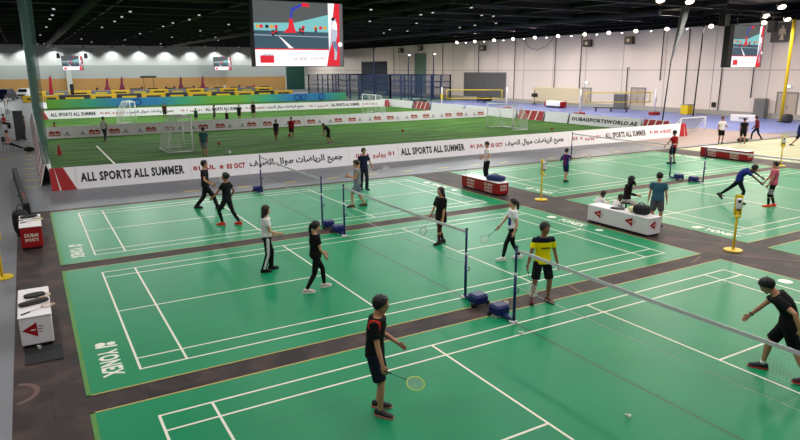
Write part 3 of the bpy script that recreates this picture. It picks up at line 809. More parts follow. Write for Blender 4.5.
LBN = {0: 'white end board with red stripes at the left corner of the nearest pitch edge', 1: 'board reading ALL SPORTS ALL SUMMER behind the man in black, nearest pitch edge', 2: 'board with red 01 JUL 03 OCT dates behind the man in black and red-shoed player', 3: 'board with black Arabic lettering behind the post at the walkway edge',
       4: 'board with red Arabic date right of the man in navy', 5: 'board reading ALL SPORTS ALL SUMMER left of the man in white shirt', 6: 'board with red dates directly behind the man in white shirt', 7: 'board with black Arabic lettering left of the boy in striped jersey', 8: 'board with red Arabic date right of the boy in striped jersey',
       9: 'board reading ALL SPORTS ALL SUMMER just left of the red-shirted man', 10: 'board with red dates behind the red-shirted man', 11: 'white end board with red stripes right of the red-shirted man'}
def lbl3(k): return LBF[k]
LBF = {0: 'white end board with red stripes at the left end of the third row of boards', 1: 'board reading ALL SPORTS ALL SUMMER beyond the second pitch, behind the man in white', 2: 'small far board with red dates left of the back goal', 3: 'far board with Arabic lettering behind the back left goal', 4: 'far board with red Arabic date behind the smaller goal',
       5: 'far board reading ALL SPORTS ALL SUMMER behind the distant players', 6: 'far board with red dates right of the distant dark players', 7: 'far board with Arabic lettering below the big screen', 8: 'far board with red Arabic date below the right half of the big screen',
       9: 'far board reading ALL SPORTS ALL SUMMER near the blue cage', 10: 'far board with red dates beside the distant right goal', 11: 'far end board with red stripes by the blue cage'}
for i, (a, b_, k, er) in enumerate(SEG): board(a, b_-.01, 19.1, LBN[i], k, endred=er)
for i, (a, b_, k, er) in enumerate(SEG): board(a+.4, b_+.39, 64.6, LBF[i], k, h=.88, endred=er)
for i in range(10): board(-.25+i*4.05, -.25+(i+1)*4.05-.02, 42.5, 'white board with red and grey emblems between the two nearest pitches', 'logos', h=.88, group='emblem boards between the pitches')
for i in range(11): board(20.6+i*4.05, 20.6+(i+1)*4.05-.03, -.38, 'white board with red triangle along the left side of the pitches', 'tri', axis='y', face=-1, dep=.6, group='boards along the left pitch side')
for (a, b_, k, lb) in ((21.2, 23.6, 'chev', 'red chevron board by the near right corner of the pitch'), (23.8, 31.6, 'site', 'white board reading DUBAISPORTSWORLD.AE'), (31.8, 34.8, 'blank', 'blank white board right of the red chevron pair and goal'), (35.0, 38.6, 'chev', 'red chevron board just right of the large right goal'),
                       (39.0, 47.5, 'blank', 'blank white board behind the large right goal'), (48, 54.6, 'blank', 'blank white board along the second pitch right side'), (55, 58.5, 'chev', 'red chevron board before the blue cage'), (59, 67.5, 'blank', 'blank white board at the far right side of the second pitch')):
    board(a, b_-.02, 41.6, lb, k, axis='y', face=-1, group='boards along the right pitch side')
r = empty('low_frame', (42.2, 20.9, 0)); tag(r, 'low white metal frame with grey mesh behind the near right corner boards', 'frame')
b = MB()
for a_, c_ in (((0, 0, 0), (0, 0, 1.1)), ((3.0, 0, 0), (3.0, 0, 1.1)), ((0, 0, 1.1), (3.0, 0, 1.1)), ((0, .8, 0), (0, 0, 1.1)), ((3.0, .8, 0), (3.0, 0, 1.1)), ((0, .8, .03), (3.0, .8, .03))): b.tube([a_, c_], .04, M_goal, 6)
b.build('tube_frame', r)
b = MB()
for k in range(31): b.tube([(k*.1, 0, 1.1), (k*.1, .8, .03)], .012, M_grey, 3, cap=False)
for k in range(1, 9): b.tube([(0, .8*k/9, 1.1-1.07*k/9), (3.0, .8*k/9, 1.1-1.07*k/9)], .012, M_grey, 3, cap=False)
b.build('netting', r)

# coloured banner at the far pitch and kart barriers
def banner_material():
    m = bpy.data.materials.new('banner_gradient'); m.use_nodes = True; nt = m.node_tree; b = nt.nodes['Principled BSDF']; L = nt.links.new
    tc = nt.nodes.new('ShaderNodeTexCoord'); sp = nt.nodes.new('ShaderNodeSeparateXYZ'); w_ = nt.nodes.new('ShaderNodeMath'); w_.operation = 'PINGPONG'; w_.inputs[1].default_value = 12.5
    dv = nt.nodes.new('ShaderNodeMath'); dv.operation = 'DIVIDE'; dv.inputs[1].default_value = 12.5
    rp = nt.nodes.new('ShaderNodeValToRGB'); e = rp.color_ramp.elements; e[0].color = lin((112, 178, 56)); e[1].color = lin((40, 128, 186)); e[0].position = .15; e[1].position = .8
    n = rp.color_ramp.elements.new(.5); n.color = lin((60, 168, 130))
    L(tc.outputs['Object'], sp.inputs[0]); L(sp.outputs[0], w_.inputs[0]); L(w_.outputs[0], dv.inputs[0]); L(dv.outputs[0], rp.inputs[0]); L(rp.outputs[0], b.inputs['Base Color']); b.inputs['Roughness'].default_value = .6
    return m
r = empty('pitch_banner', (0, 86.5, 0)); tag(r, 'long green and blue banner along the far edge of the third pitch', 'banner')
MB().box(1.2, 45.0, 0, .15, 0, 1.15, banner_material()).build('panel', r)
for cx in (12.5, 37.5): MB().tube([(cx+.45*math.cos(2*PI*k/20), -.03, .58+.42*math.sin(2*PI*k/20)) for k in range(21)], .09, mat('ring_blue', (22, 70, 150), .5), 6, cap=False).build('ring_emblem', r)
for cx in (36.4, 40.6): MB().tube([(cx+.45*math.cos(2*PI*k/20), -.03, .58+.42*math.sin(2*PI*k/20)) for k in range(21)], .09, mat('ring_blue', (22, 70, 150), .5), 6, cap=False).build('ring_emblem', r)
M_kyel = mat('barrier_yellow', (220, 178, 26), .5); M_kblk = mat('barrier_black', (48, 48, 50), .5)
def barrier(x0, x1, y, m, label, group):
    r = empty('track_barrier', ((x0+x1)/2, y, 0)); tag(r, label, 'track barrier', group); h = (x1-x0)/2-.03
    MB().rbox(-h, h, -.3, .3, 0, 1.0, m, .08).build('block', r)
    MB().box(-h*.6, h*.6, -.305, -.3, .35, .65, M_kblk if m is M_kyel else M_yel).build('panel_print', r)
xs = [-1.6, 1.4, 3.6, 8.2, 12.3, 16.2, 20.2, 24.0, 28.2, 32.4, 36.2, 40.0, 43.8]
for i in range(len(xs)-1):
    barrier(xs[i], xs[i+1], 108, M_kyel if i % 2 == 1 or i == 0 else M_kblk, ('yellow' if i % 2 == 1 or i == 0 else 'black')+' kart track barrier block in the nearer row', ('yellow' if i % 2 == 1 or i == 0 else 'black')+' barrier blocks, nearer row')
for i, (a, b_) in enumerate(((-1, 2.4), (6.4, 10.4), (14.0, 17.6), (21.4, 25.2), (28.8, 32.6), (36, 40), (44, 48))):
    barrier(a, b_, 132, M_kyel, 'yellow kart track barrier block in the farther row', 'yellow barrier blocks, farther row')
for i, (a, b_) in enumerate(((2.4, 6.4), (10.4, 14.0), (17.6, 21.4), (25.2, 28.8), (32.6, 36), (40, 44))):
    barrier(a, b_, 132, mat('barrier_grey', (120, 120, 124), .5), 'grey kart track barrier block in the farther row', 'grey barrier blocks, farther row')
# feather flags and back-of-hall clutter
def flag(x, y, h, col, label, w=.75):
    r = empty('feather_flag', (x, y, 0)); tag(r, label, 'flag', 'maroon flags at the back of the hall')
    m = mat('flag_%d' % col[0], col, .8)
    MB().disc((0, 0), .5, 0, .15, M_black, 14).build('base', r); MB().tube([(0, 0, .1), (0, 0, h), (.3, 0, h+.25)], .05, M_dsteel, 6).build('pole', r)
    MB().poly([(-w, .5), (w, .5), (.3, h*.6), (.35, h), (-.05, h), (-.2, h*.6)], .06, m, frame((0, -.06, 0), (1, 0, 0), (0, 0, 1))).build('sail', r)
for x, y, h, c in ((14.0, 138, 3.2, (120, 34, 58)), (17.0, 139, 3.4, (110, 30, 60)), (29.0, 138, 3.3, (100, 36, 56)), (34.0, 139, 3.4, (120, 34, 58))): flag(x, y, h, c, 'maroon feather flag before the brown wall panels at the back')
flag(3.2, 128, 3.8, (176, 30, 48), 'bright red feather flag left of the far screen, back of the hall', .38)

# soccer goals
def goal(x, y0, y1, dx, h, label, fine=.14):
    r = empty('soccer_goal', (x, y0, .02)); tag(r, label, 'goal', 'white soccer goals'); L = y1-y0; t = .05
    for yy in (0, L): MB().tube([(0, yy, 0), (0, yy, h)], t, M_goal, 8).build('post', r)
    MB().tube([(0, -t, h), (0, L+t, h)], t, M_goal, 8).build('crossbar', r)
    b = MB()
    for yy in (0, L): b.tube([(0, yy, .04), (dx, yy, .04)], .035, M_goal, 6); b.tube([(0, yy, h), (dx*.5, yy, h*.98), (dx*.85, yy, h*.6), (dx, yy, .04)], .028, M_goal, 6)
    b.tube([(dx, 0, .04), (dx, L, .04)], .035, M_goal, 6); b.build('frame', r)
    b = MB(); n = int(L/fine)
    prof = [(0, h), (dx*.5, h*.98), (dx*.85, h*.6), (dx, .04)]
    def pt(t_):
        q = t_*3; i = min(2, int(q)); f = q-i; return (prof[i][0]*(1-f)+prof[i+1][0]*f, prof[i][1]*(1-f)+prof[i+1][1]*f)
    for q in range(n+1): b.tube([(pt(k/6)[0], q*L/n, pt(k/6)[1]) for k in range(7)], .006, M_netw, 3, cap=False)
    for k in range(22): a = pt(k/21); b.tube([(a[0], 0, a[1]), (a[0], L, a[1])], .006, M_netw, 3, cap=False)
    for yy in (0, L):
        for k in range(1, 12):
            z = h*k/12; xm = dx
            for q in range(60):
                a = pt(q/59)
                if a[1] <= z: xm = a[0]; break
            b.tube([(0, yy, z), (xm, yy, z)], .006, M_netw, 3, cap=False)
        for k in range(1, 10):
            a = pt(k/14+.25); b.tube([(a[0], yy, 0.04), (a[0], yy, a[1])], .006, M_netw, 3, cap=False)
    b.build('netting', r)
goal(7.4, 29.3, 31.9, -1.5, 2.1, 'white soccer goal at the left of the nearest pitch')
goal(32.4, 29.0, 32.3, 1.6, 2.05, 'white soccer goal at the right of the nearest pitch')
goal(7.3, 51.2, 54.5, -1.3, 2.1, 'white soccer goal at the left of the second pitch', .2)
goal(32.2, 52.0, 55.2, 1.3, 2.1, 'white soccer goal at the right of the second pitch', .2)
goal(51.5, 110.5, 113.5, 1.3, 2.2, 'small white goal frame at the far back by the green door', .25)
b = MB(); b.box(2.55, 2.65, 19.9, 30.5, .02, .023, M_line); b.box(2.55, 2.65, 30.5, 36, .02, .023, M_line)
lo = b.build('line_marking'); lo['kind'] = 'structure'
def ball(x, y, r_, c, label, grp=None):
    o = empty('soccer_ball', (x, y, .02+r_)); tag(o, label, 'ball', grp)
    b = MB(); b.ell((0, 0, 0), (r_,)*3, mat('ball_%d_%d' % (c[0], c[1]), c, .5), None, 14, 10); b.build('cover', o)
    b = MB()
    for a in range(5): b.ell((r_*.8*math.cos(a*1.257), r_*.8*math.sin(a*1.257), r_*.55), (r_*.28, r_*.28, r_*.2), M_black, None, 8, 6)
    b.build('patches', o)
ball(9.0, 27.0, .11, (225, 225, 220), 'white ball at the feet of the player in teal')
ball(9.7, 32.0, .11, (190, 80, 50), 'orange ball right of the player in teal')
ball(15.6, 34.6, .11, (190, 60, 50), 'red ball by the player in red on the pitch')
ball(24.5, 33.0, .11, (180, 70, 50), 'orange ball in the open middle of the nearest pitch')
ball(35.5, 27.8, .11, (150, 60, 40), 'dark orange ball near the right goal')
r = empty('training_cone', (.25, 32.2, .02)); tag(r, 'red training cone near the left side boards', 'cone')
MB().disc((0, 0), .2, 0, .03, M_red, 16).disc((0, 0), .15, .03, .6, M_red, 16, .04).build('cone', r)
# ------------------------------------------------------------------ right wall : doors, pads, pipes, speakers
def wdoor(n, y0, y1, h, m, mf, leaves=2):
    L = y1-y0
    r = empty('door_%d' % n, (61.985, y0, 0)); r['kind'] = 'structure'
    b = MB(); t = .12
    b.box(-.06, 0, -t, 0, 0, h+t, mf); b.box(-.06, 0, L, L+t, 0, h+t, mf); b.box(-.06, 0, 0, L, h, h+t, mf); b.build('door_frame', r)
    for i in range(leaves):
        a, c = L*i/leaves+.015, L*(i+1)/leaves-.015
        d = MB().box(-.05, -.002, a, c, .01, h-.01, m).build('door_leaf', r)
        MB().tube([(-.1, (c-.12) if i == 0 else a+.12, 1.0), (-.1, (c-.12) if i == 0 else a+.12, 1.3)], .02, M_steel, 6).build('handle', d)
M_doorg = mat('door_grey', (92, 90, 92), .6); M_doorb = mat('door_beige', (176, 160, 148), .6); M_frameg = mat('door_frame_grey', (120, 116, 114), .5); M_doordark = mat('door_dark_blue', (18, 22, 44), .7)
wdoor(1, 66.0, 76.6, 4.2, M_doorg, M_frameg, 2)
wdoor(2, 48.9, 50.3, 2.3, M_doorb, M_frameg, 1)
wdoor(3, 23.1, 24.9, 2.45, M_doorb, M_frameg, 2)
wdoor(4, 40.5, 42.4, 2.5, M_doorb, M_frameg, 2)
wdoor(5, 103, 114, 6.3, M_doordark, M_doordark, 1)
wdoor(6, 88.5, 92.2, 7.6, mat('door_greyteal', (96, 122, 108), .7), M_frameg, 1)
r = empty('door_7', (56.3, 144.9, 0)); r['kind'] = 'structure'
MB().box(0, 4.8, -.1, .0, 0, 5.8, mat('door_green', (18, 66, 58), .6)).build('door_leaf', r)
for y, z in ((49.6, 2.95), (24.0, 3.0)):
    r = empty('exit_sign', (61.9, y, z)); tag(r, 'small lit sign above the %s wall door' % ('beige single' if y > 40 else 'right-hand double'), 'sign')
    MB().box(-.06, .08, -.25, .25, 0, .22, M_white).build('housing', r); MB().box(-.07, -.06, -.22, .22, .03, .19, mat('sign_lit', (225, 255, 235), emit=4)).build('lit_panel', r)
def wallspk(y, z, label):
    r = empty('wall_speaker', (61.98, y, z)); tag(r, label, 'speaker', 'dark boxes high on the right wall')
    MB().rbox(-.5, 0, -.6, .6, -.4, .45, mat('spk_brown', (74, 66, 60), .6), .03).build('cabinet', r)
    MB().disc((0, 0), .22, 0, .02, M_beige, 14, M=frame((-.505, .0, .02), (0, -1, 0), (0, 0, 1))).build('cone', r)
for y, z, lb in ((49.7, 7.95, 'dark speaker box on right wall above the beige pad'), (43.1, 8.05, 'dark speaker box on right wall above the grey wall cabinet'), (71.5, 8.0, 'dark speaker box on right wall above the double dark door'), (90, 8.5, 'round dark wall fan box above the tall green-grey door'), (97, 8.3, 'farthest dark wall box on the right wall')): wallspk(y, z, lb)
r = empty('wall_alcove', (61.9, 25.2, 7.2)); tag(r, 'dark wall panel with a pale figure-shaped emblem at the upper right', 'panel')
MB().box(-.05, .08, -1, 1.1, 0, 1.8, mat('alcove_grey', (96, 90, 88), .8)).build('board', r)
MB().poly([(-.2, .2), (-.08, .9), (-.35, .6), (-.3, 1.2), (-.1, 1.3), (-.12, 1.55), (.12, 1.55), (.1, 1.3), (.3, 1.2), (.35, .6), (.08, .9), (.2, .2)], .03, M_beige, frame((-.07, 0, 0), (0, -1, 0), (0, 0, 1))).build('emblem', r)
tag(MB().rbox(61.75, 61.97, 49.9+.7, 59.6, .3, 2.3, M_beige, .04).build('wall_pad'), 'long beige padded panel on the right wall', 'wall pad')
r = empty('wall_cabinet', (61.6, 43.7, 0)); tag(r, 'grey cabinet against the right wall below a pipe', 'cabinet')
MB().rbox(-.3, .3, -.8, .8, 0, 1.8, mat('cab_grey', (118, 116, 116), .6), .03).build('body', r); MB().box(-.31, -.3, -.7, -.03, .1, 1.7, M_doorg).build('door', r); MB().box(-.31, -.3, .03, .7, .1, 1.7, M_doorg).build('door', r)
r = empty('wall_cabinet', (61.5, 26.2, 0)); tag(r, 'grey louvred cabinet on the right wall left of the right-hand door', 'cabinet')
MB().rbox(-.3, .3, -.58, .58, 0, 1.9, mat('cab_grey', (118, 116, 116), .6), .03).build('body', r)
b = MB()
for k in range(10): b.box(-.33, -.3, -.5, .5, .3+k*.15, .38+k*.15, M_frameg)
b.build('louvre', r)
tag(MB().rbox(61.8, 61.97, 31.3, 31.75, .8, 1.3, M_black, .04).build('wall_box'), 'small black box low on the right wall by the pole', 'wall box')
for i, (y, z0, z1) in enumerate(((72.8, 4.2, 9), (64.0, .5, 9.1), (43.2, 1.8, 4.9), (55.6, 2.3, 9), (50.9, 2.3, 9), (35.2, .5, 9), (31.0, .5, 9), (83, 3, 9), (100, .5, 9), (27.6, 1.9, 6.5), (38.5, 3.5, 9))):
    tag(MB().tube([(61.9, y, z0), (61.9, y, z1)] + ([(61.6, y-.5, z1)] if i == 2 else []), .05, M_dsteel, 6).build('wall_pipe'), 'thin dark pipe running up the right wall', 'pipe', 'dark pipes on the right wall')
tag(MB().tube([(61.9, 62.2, 9.0), (61.85, 61, 7.8), (61.85, 59.2, 7.4), (61.85, 57.2, 7.9), (61.9, 56.0, 9.0)], .03, M_dsteel, 6).build('wall_cable'), 'slack dark cable looping below the right wall lamps', 'cable')
tag(MB().tube([(58.2, 31.2, 0), (58.2, 31.0, 9.2)], .07, M_dsteel, 8).build('support_pole'), 'tall thin dark pole standing before the right wall, left of the second screen', 'pole')
r = empty('yellow_post', (58.5, 22.4, 0)); tag(r, 'tall yellow post at the right edge by the double door', 'post')
MB().tube([(0, 0, 0), (0, 0, 9.0)], .14, M_yel, 10).build('pole', r); MB().disc((0, 0), .35, 0, .06, M_black, 14).build('base', r)

# trusses
def truss(name, p0, p1, label, group=None, w=.3, n=None):
    r = empty(name, p0); tag(r, label, 'truss', group)
    p0, p1 = V(p0), V(p1); d = p1-p0; L = d.length; d.normalize(); sdir = V((-d.y, d.x, 0)) if abs(d.z) < .9 else V((1, 0, 0)); up = sdir.cross(d) if abs(d.z) < .9 else V((0, 1, 0))
    cs = [sdir*(w/2)+up*(w/2), -sdir*(w/2)+up*(w/2), -sdir*(w/2)-up*(w/2), sdir*(w/2)-up*(w/2)]
    b = MB()
    for c in cs: b.tube([c, c+d*L], .025, M_dsteel, 5)
    b.build('chord', r)
    b = MB(); n = n or int(L/.9)
    for k in range(n):
        a0, a1 = d*(L*k/n), d*(L*(k+1)/n)
        for i in range(4):
            p, q = cs[i], cs[(i+1) % 4]
            b.tube([a0+p, a1+q], .014, M_dsteel, 4, cap=False)
    b.build('lattice', r)
    return r
truss('hanging_truss', (61.0, 22, 9.75), (61.0, 98, 9.75), 'dark truss carrying the row of bright lamps along the right wall', None, .4)
M_lensW = mat('lens_warm', (255, 232, 200), emit=9); M_lensS = mat('lens_small', (255, 246, 232), emit=7); M_lensC = mat('lens_dim', (226, 234, 230), emit=.8)
def spotlight(x, y, z, label, group, lens, size=.22, aim=(-.25, -.2, -1), power=0, col=(1, .93, .84), ang=150):
    r = empty('hall_spotlight', (x, y, z)); tag(r, label, 'lamp', group)
    a = V(aim).normalized(); M = a.to_track_quat('Z', 'Y').to_matrix().to_4x4()
    MB().tube([(0, 0, -.25), (0, 0, .05)], size*.9, M_black, 12, M=M).build('housing', r)
    MB().tube([(0, 0, -.25), (0, 0, -.34)], size*.5, M_dsteel, 8, M=M).build('bracket', r)
    e = MB(); n = 14; e.add([(0, 0, .09)]+[(size*.86*math.cos(2*PI*k/n), size*.86*math.sin(2*PI*k/n), .055) for k in range(n)], [(0, 1+k, 1+(k+1) % n) for k in range(n)], lens, M); e.build('lens', r)
    if power:
        l = bpy.data.lights.new('lamp_light', 'SPOT'); l.energy = power; l.spot_size = R(ang); l.spot_blend = .6 if ang < 160 else .12; l.shadow_soft_size = .35; l.color = col
        lo = bpy.data.objects.new('lamp_light', l); COL.objects.link(lo); lo.parent = r
        lo.rotation_euler = a.to_track_quat('-Z', 'Y').to_euler() if ang < 160 else (0, 0, 0); lo.location = a*.2
    return r
for i, y in enumerate((77.2, 72.4, 67.6, 63.2, 58.6, 54.1, 49.4, 45.5, 41.5, 37.3, 32.0, 26.5)):
    spotlight(60.8, y, 9.05, 'bright warm lamp in the row along the right wall truss', 'bright lamps along the right wall', M_lensW, .27, (-.6, -.45, -.6), 700, (1, .86, .74))
for i, y in enumerate((74.8, 70, 65.4, 60.9, 56.3, 51.7, 47.4, 43.5, 39.4, 34.8)):
    spotlight(60.8, y, 8.95, 'smaller lamp between the bright ones along the right wall truss', 'small lamps along the right wall', M_lensS, .12, (-.35, -.5, -.8))
for (x, y) in ((57.6, 22.5), (52.0, 21.1), (45.2, 16.0), (36.0, 16.6), (33.6, 16.9)):
    spotlight(x, y, 9.0, 'bright warm lamp under the ceiling at the upper right', 'bright lamps at the upper right', M_lensW, .3, (-.3, -.45, -.85), 800, (1, .86, .74))
FAR = ((1.7, 49.3), (1.85, 55.8), (1.83, 61.1), (1.9, 74), (1.7, 93), (3.0, 125), (-4.6, 135), (7.6, 103.6), (7.45, 72), (7.6, 61.5), (7.5, 55.2), (7.4, 49.1), (13.3, 84), (13.3, 67.2), (13.2, 61.2), (13.7, 55.8), (13.3, 50),
       (24.6, 38.3), (31.0, 40.7), (30.8, 38.4), (31, 33), (36.4, 38.7), (38, 39), (30.6, 50), (36.5, 50.4), (39.4, 61.5), (42.5, 68.7), (43, 63.2), (45, 54.3), (44.2, 50.2), (44.3, 46.5), (19, 50), (19, 61), (19, 74), (19, 92), (25, 55), (25, 70), (25, 90), (31, 66), (31, 84), (37, 78), (10, 115), (22, 118), (36, 105), (2, 128), (9, 133), (17, 130), (25, 134), (33, 130), (41, 133), (49, 130), (56, 134), (46, 115), (14, 104), (28, 100))  # most of the farthest lamps are added to brighten the back wall
for (x, y) in FAR:
    spotlight(x, y, 9.75, 'small dim lamp scattered under the black ceiling', 'small lamps under the black ceiling', M_lensC, .15, (-.1, -.35, -.95), 820 if y < 80 else 1400 if y < 110 else 1900, (.95, 1, .95), 170)
for k in range(12):
    x = -6+k*5.6
    spotlight(x, 143.2, 9.7, 'lamp washing the top of the back wall', 'lamps washing the back wall', M_lensC, .16, (0, .35, -1), 750, (.95, 1, .97), 110)

# unseen overhead lights: a grid above the badminton courts and added fill
def overhead(x, y, z, power, col=(1, .97, .93), size=1.0):
    l = bpy.data.lights.new('unseen_overhead_light', 'AREA'); l.shape = 'DISK'; l.size = size; l.energy = power; l.color = col
    o = bpy.data.objects.new('unseen_overhead_light', l); COL.objects.link(o); o.location = (x, y, z)
for x in (-3, 6.7, 15, 23.8, 32, 41):
    for y in (-8, -.8, 7, 14.5):
        overhead(x, y, 9.8, (300 if x < 10 else 340) if x < 20 else 320 if x < 28 else 430 if x < 36 else 760, (1, .98, .95) if x < 28 else (1, .93, .82))
for x, y, q in ((-7, 24, 450), (-8, 38, 450), (-8, 54, 450), (43.5, 9, 1100), (50, 12, 1200), (50, 24, 1300), (52, 38, 1300), (52, 52, 1300), (51, 66, 1300), (52, 84, 1000), (52, 104, 700)): overhead(x, y, 9.8, q, (1, .91, .83))  # added fill lights without fixtures: right wall, cream court, left corridor

# ------------------------------------------------------------------ screens
E_white = mat('screen_white', (255, 250, 252), emit=1.25); E_red = mat('screen_red', (226, 30, 52), emit=1.1); E_court = mat('screen_court', (62, 92, 108), emit=.9); E_ceil = mat('screen_ceiling', (98, 104, 104), emit=.8)
E_band = mat('screen_cyan', (130, 205, 208), emit=1.0); E_blue = mat('screen_blue', (52, 66, 190), emit=1.0); E_dk = mat('screen_dark', (40, 42, 50), emit=.8); E_yel = mat('screen_yellow', (230, 170, 60), emit=1); E_grey = mat('screen_grey', (118, 112, 116), emit=.8); E_pale = mat('screen_pale', (196, 206, 222), emit=1.0); E_txt = mat('screen_text', (150, 96, 116), emit=.7)
def screen(x0, y, z0, W, H, label, dep=.4, side=.0):
    r = empty('hanging_led_screen', (x0, y, z0)); tag(r, label, 'screen')
    MB().box(-.1*W/5-side, W+.04, .0, dep, -.03, H+.04, M_black).build('cabinet', r)
    M0 = frame((0, -.004, 0), (1, 0, 0), (0, 0, 1))
    def P(pts, lay, m, b):
        b.poly([(u*W, v*H) for u, v in pts], .001, m, M0 @ Matrix.Translation((0, 0, lay*.0025)))
    d = MB()
    P([(0, 0), (1, 0), (1, 1), (0, 1)], 0, E_white, d)
    P([(0, .27), (.83, .27), (.83, 1), (0, 1)], 1, E_court, d)
    P([(0, .62), (.83, .60), (.83, 1), (0, 1)], 2, E_ceil, d)
    P([(0, .55), (.83, .54), (.83, .82), (.45, .68), (0, .66)], 3, E_band, d)
    P([(0, .255), (.83, .255), (.83, .275), (0, .275)], 3, E_red, d)
    P([(.26, .47), (.29, .44), (.42, .28), (.37, .28)], 4, E_white, d); P([(0, .475), (.83, .46), (.83, .468), (0, .485)], 4, E_pale, d)
    for u, m in ((.02, E_yel), (.06, E_red), (.12, E_dk), (.17, E_yel), (.22, E_red), (.52, E_red), (.66, E_yel), (.72, E_red), (.77, E_yel)): P([(u, .585), (u+.035, .585), (u+.035, .635), (u, .635)], 4, m, d)
    # hoop stand
    P([(.31, .52), (.46, .52), (.44, .60), (.42, .74), (.385, .74), (.37, .60)], 5, E_red, d)
    P([(.39, .74), (.415, .74), (.43, .86), (.55, .955), (.54, .985), (.41, .9)], 5, E_blue, d); P([(.53, .93), (.62, .93), (.60, .99), (.53, .99)], 6, E_red, d)
    for u, v, s_ in ((.2, .47, .1), (.235, .5, .09), (.53, .5, .11), (.5, .52, .09), (.68, .54, .08)): P([(u-.012, v), (u+.012, v), (u+.016, v+s_*.7), (u+.004, v+s_), (u-.014, v+s_*.7)], 6, E_dk, d); P([(u-.014, v+s_*.35), (u+.014, v+s_*.35), (u+.014, v+s_*.6), (u-.014, v+s_*.6)], 7, E_red, d)
    # lower strip
    P([(.05, .05), (.20, .05), (.20, .165), (.05, .165)], 1, E_red, d); P([(.06, .165), (.19, .165), (.19, .20), (.17, .175), (.15, .2), (.13, .175), (.10, .2), (.08, .175)], 1, E_pale, d)
    # red side panel with grey edge and a plain white athlete
    P([(.80, 0), (1, 0), (1, 1), (.905, 1), (.86, .55), (.84, .3)], 3, E_red, d); P([(.955, 0), (1, 0), (1, 1), (.965, 1)], 4, E_grey, d)
    P([(.835, .3), (.86, .55), (.905, 1), (.83, 1), (.83, .3)], 4, E_white, d)
    P([(.865, .70), (.89, .76), (.915, .76), (.93, .68), (.935, .52), (.915, .40), (.93, .25), (.915, .10), (.89, .10), (.895, .24), (.875, .40), (.835, .24), (.82, .2), (.83, .28), (.855, .45), (.865, .56)], 6, E_pale, d)
    P([(.875, .40), (.915, .40), (.935, .30), (.925, .22), (.90, .28), (.88, .3)], 7, mat('screen_shade', (120, 140, 176), emit=.9), d); P([(.875, .6), (.93, .58), (.93, .68), (.9, .74), (.88, .7)], 7, E_white, d)
    P([(.885+.022*math.cos(k*PI/5), .755+.03*math.sin(k*PI/5)) for k in range(10)], 8, E_dk, d)
    P([(.965+.026*math.cos(k*PI/5), .35+.04*math.sin(k*PI/5)) for k in range(10)], 8, E_white, d)
    d.text('11 Jul 2020 | 12:02 PM', E_txt, M0 @ Matrix.Translation((.37*W, .085*H, .004)), w=.41*W, h=.055*H, bold=.0)
    d.build('display', r)
    return r
def spk(x, y, z, label):
    r = empty('hanging_speaker', (x, y, z)); tag(r, label, 'speaker')
    MB().rbox(-.28, .28, -.3, .3, -.5, .4, M_black, .05).build('cabinet', r); MB().tube([(0, 0, .38), (0, 0, 1.2)], .03, M_dsteel, 6).build('bracket', r)
S1 = screen(9.33, 22, 5.08, 4.95, 3.24, 'largest lit screen hanging over the pitch, upper left of centre')
S2 = screen(46.3, 20, 4.92, 3.95, 3.12, 'lit screen hanging at the upper right, with black speakers on both sides', .5, .45)
screen(5.55, 125, 5.0, 3.4, 2.5, 'small far lit screen at the upper left over the far hall')
screen(37.3, 140, 4.85, 3.9, 2.9, 'small far lit screen left of and below the largest screen')
for x, y, z, lb in ((44.9, 20, 8.4, 'black speaker hanging left of the upper right screen'), (51.2, 20, 8.1, 'black speaker hanging right of the upper right screen'), (5.0, 125, 7.6, 'small black speaker left of the far left screen'), (9.6, 125, 7.6, 'small black speaker right of the far left screen')): spk(x, y, z, lb)
truss('hanging_truss', (44, 20.3, 9.0), (52.5, 20.3, 9.0), 'dark truss above the upper right screen', None, .35)
truss('hanging_truss', (8, 22.3, 9.3), (16, 22.3, 9.3), 'dark truss above the largest screen', None, .35)
truss('hanging_truss', (4, 125.3, 8.6), (11, 125.3, 8.6), 'dark truss above the far left screen', None, .5, 8)
for x, y, z0, z1, n in ((10, 22.3, 8.3, 9.3, 'largest'), (14, 22.3, 8.3, 9.3, 'largest'), (47, 20.3, 8.0, 9.0, 'upper right'), (50, 20.3, 8.0, 9.0, 'upper right'), (6, 125.2, 7.5, 8.4, 'far left'), (8.5, 125.2, 7.5, 8.4, 'far left'), (38, 140.2, 7.7, 10, 'second far'), (40.5, 140.2, 7.7, 10, 'second far')):
    tag(MB().tube([(x, y, z0), (x, y, z1)], .03, M_dsteel, 6).build('hanging_cable'), 'dark cable holding the %s screen' % n, 'cable', 'cables of the %s screen' % n)

# ------------------------------------------------------------------ hanging nets
def net_sheet_material():
    m = bpy.data.materials.new('safety_net'); m.use_nodes = True; nt = m.node_tree; L = nt.links.new; b = nt.nodes['Principled BSDF']; out = nt.nodes['Material Output']
    b.inputs['Base Color'].default_value = lin((70, 104, 96)); b.inputs['Roughness'].default_value = .9
    t = nt.nodes.new('ShaderNodeBsdfTransparent'); mx = nt.nodes.new('ShaderNodeMixShader'); mx.inputs[0].default_value = .3
    L(t.outputs[0], mx.inputs[1]); L(b.outputs[0], mx.inputs[2]); L(mx.outputs[0], out.inputs['Surface'])
    return m
M_net = net_sheet_material(); M_bundle = net_sheet_material(); M_bundle.node_tree.nodes['Mix Shader'].inputs[0].default_value = .4
r = empty('hanging_net', (-.64, 20.35, 0)); tag(r, 'dark green safety net hanging from the ceiling down the left pitch side', 'net curtain')
b = MB(); n = 20; ring = []
for z, rr in ((1.0, .12), (2, .15), (4.5, .18), (7, .23), (9.0, .27), (10.5, .32)):
    ring.append((z, rr))
vs, fs = [], []
for z, rr in ring:
    for k in range(n):
        a = 2*PI*k/n; q = rr*(1+.22*math.sin(a*5+z*.3)); vs.append((q*math.cos(a)-.05, q*math.sin(a), z))
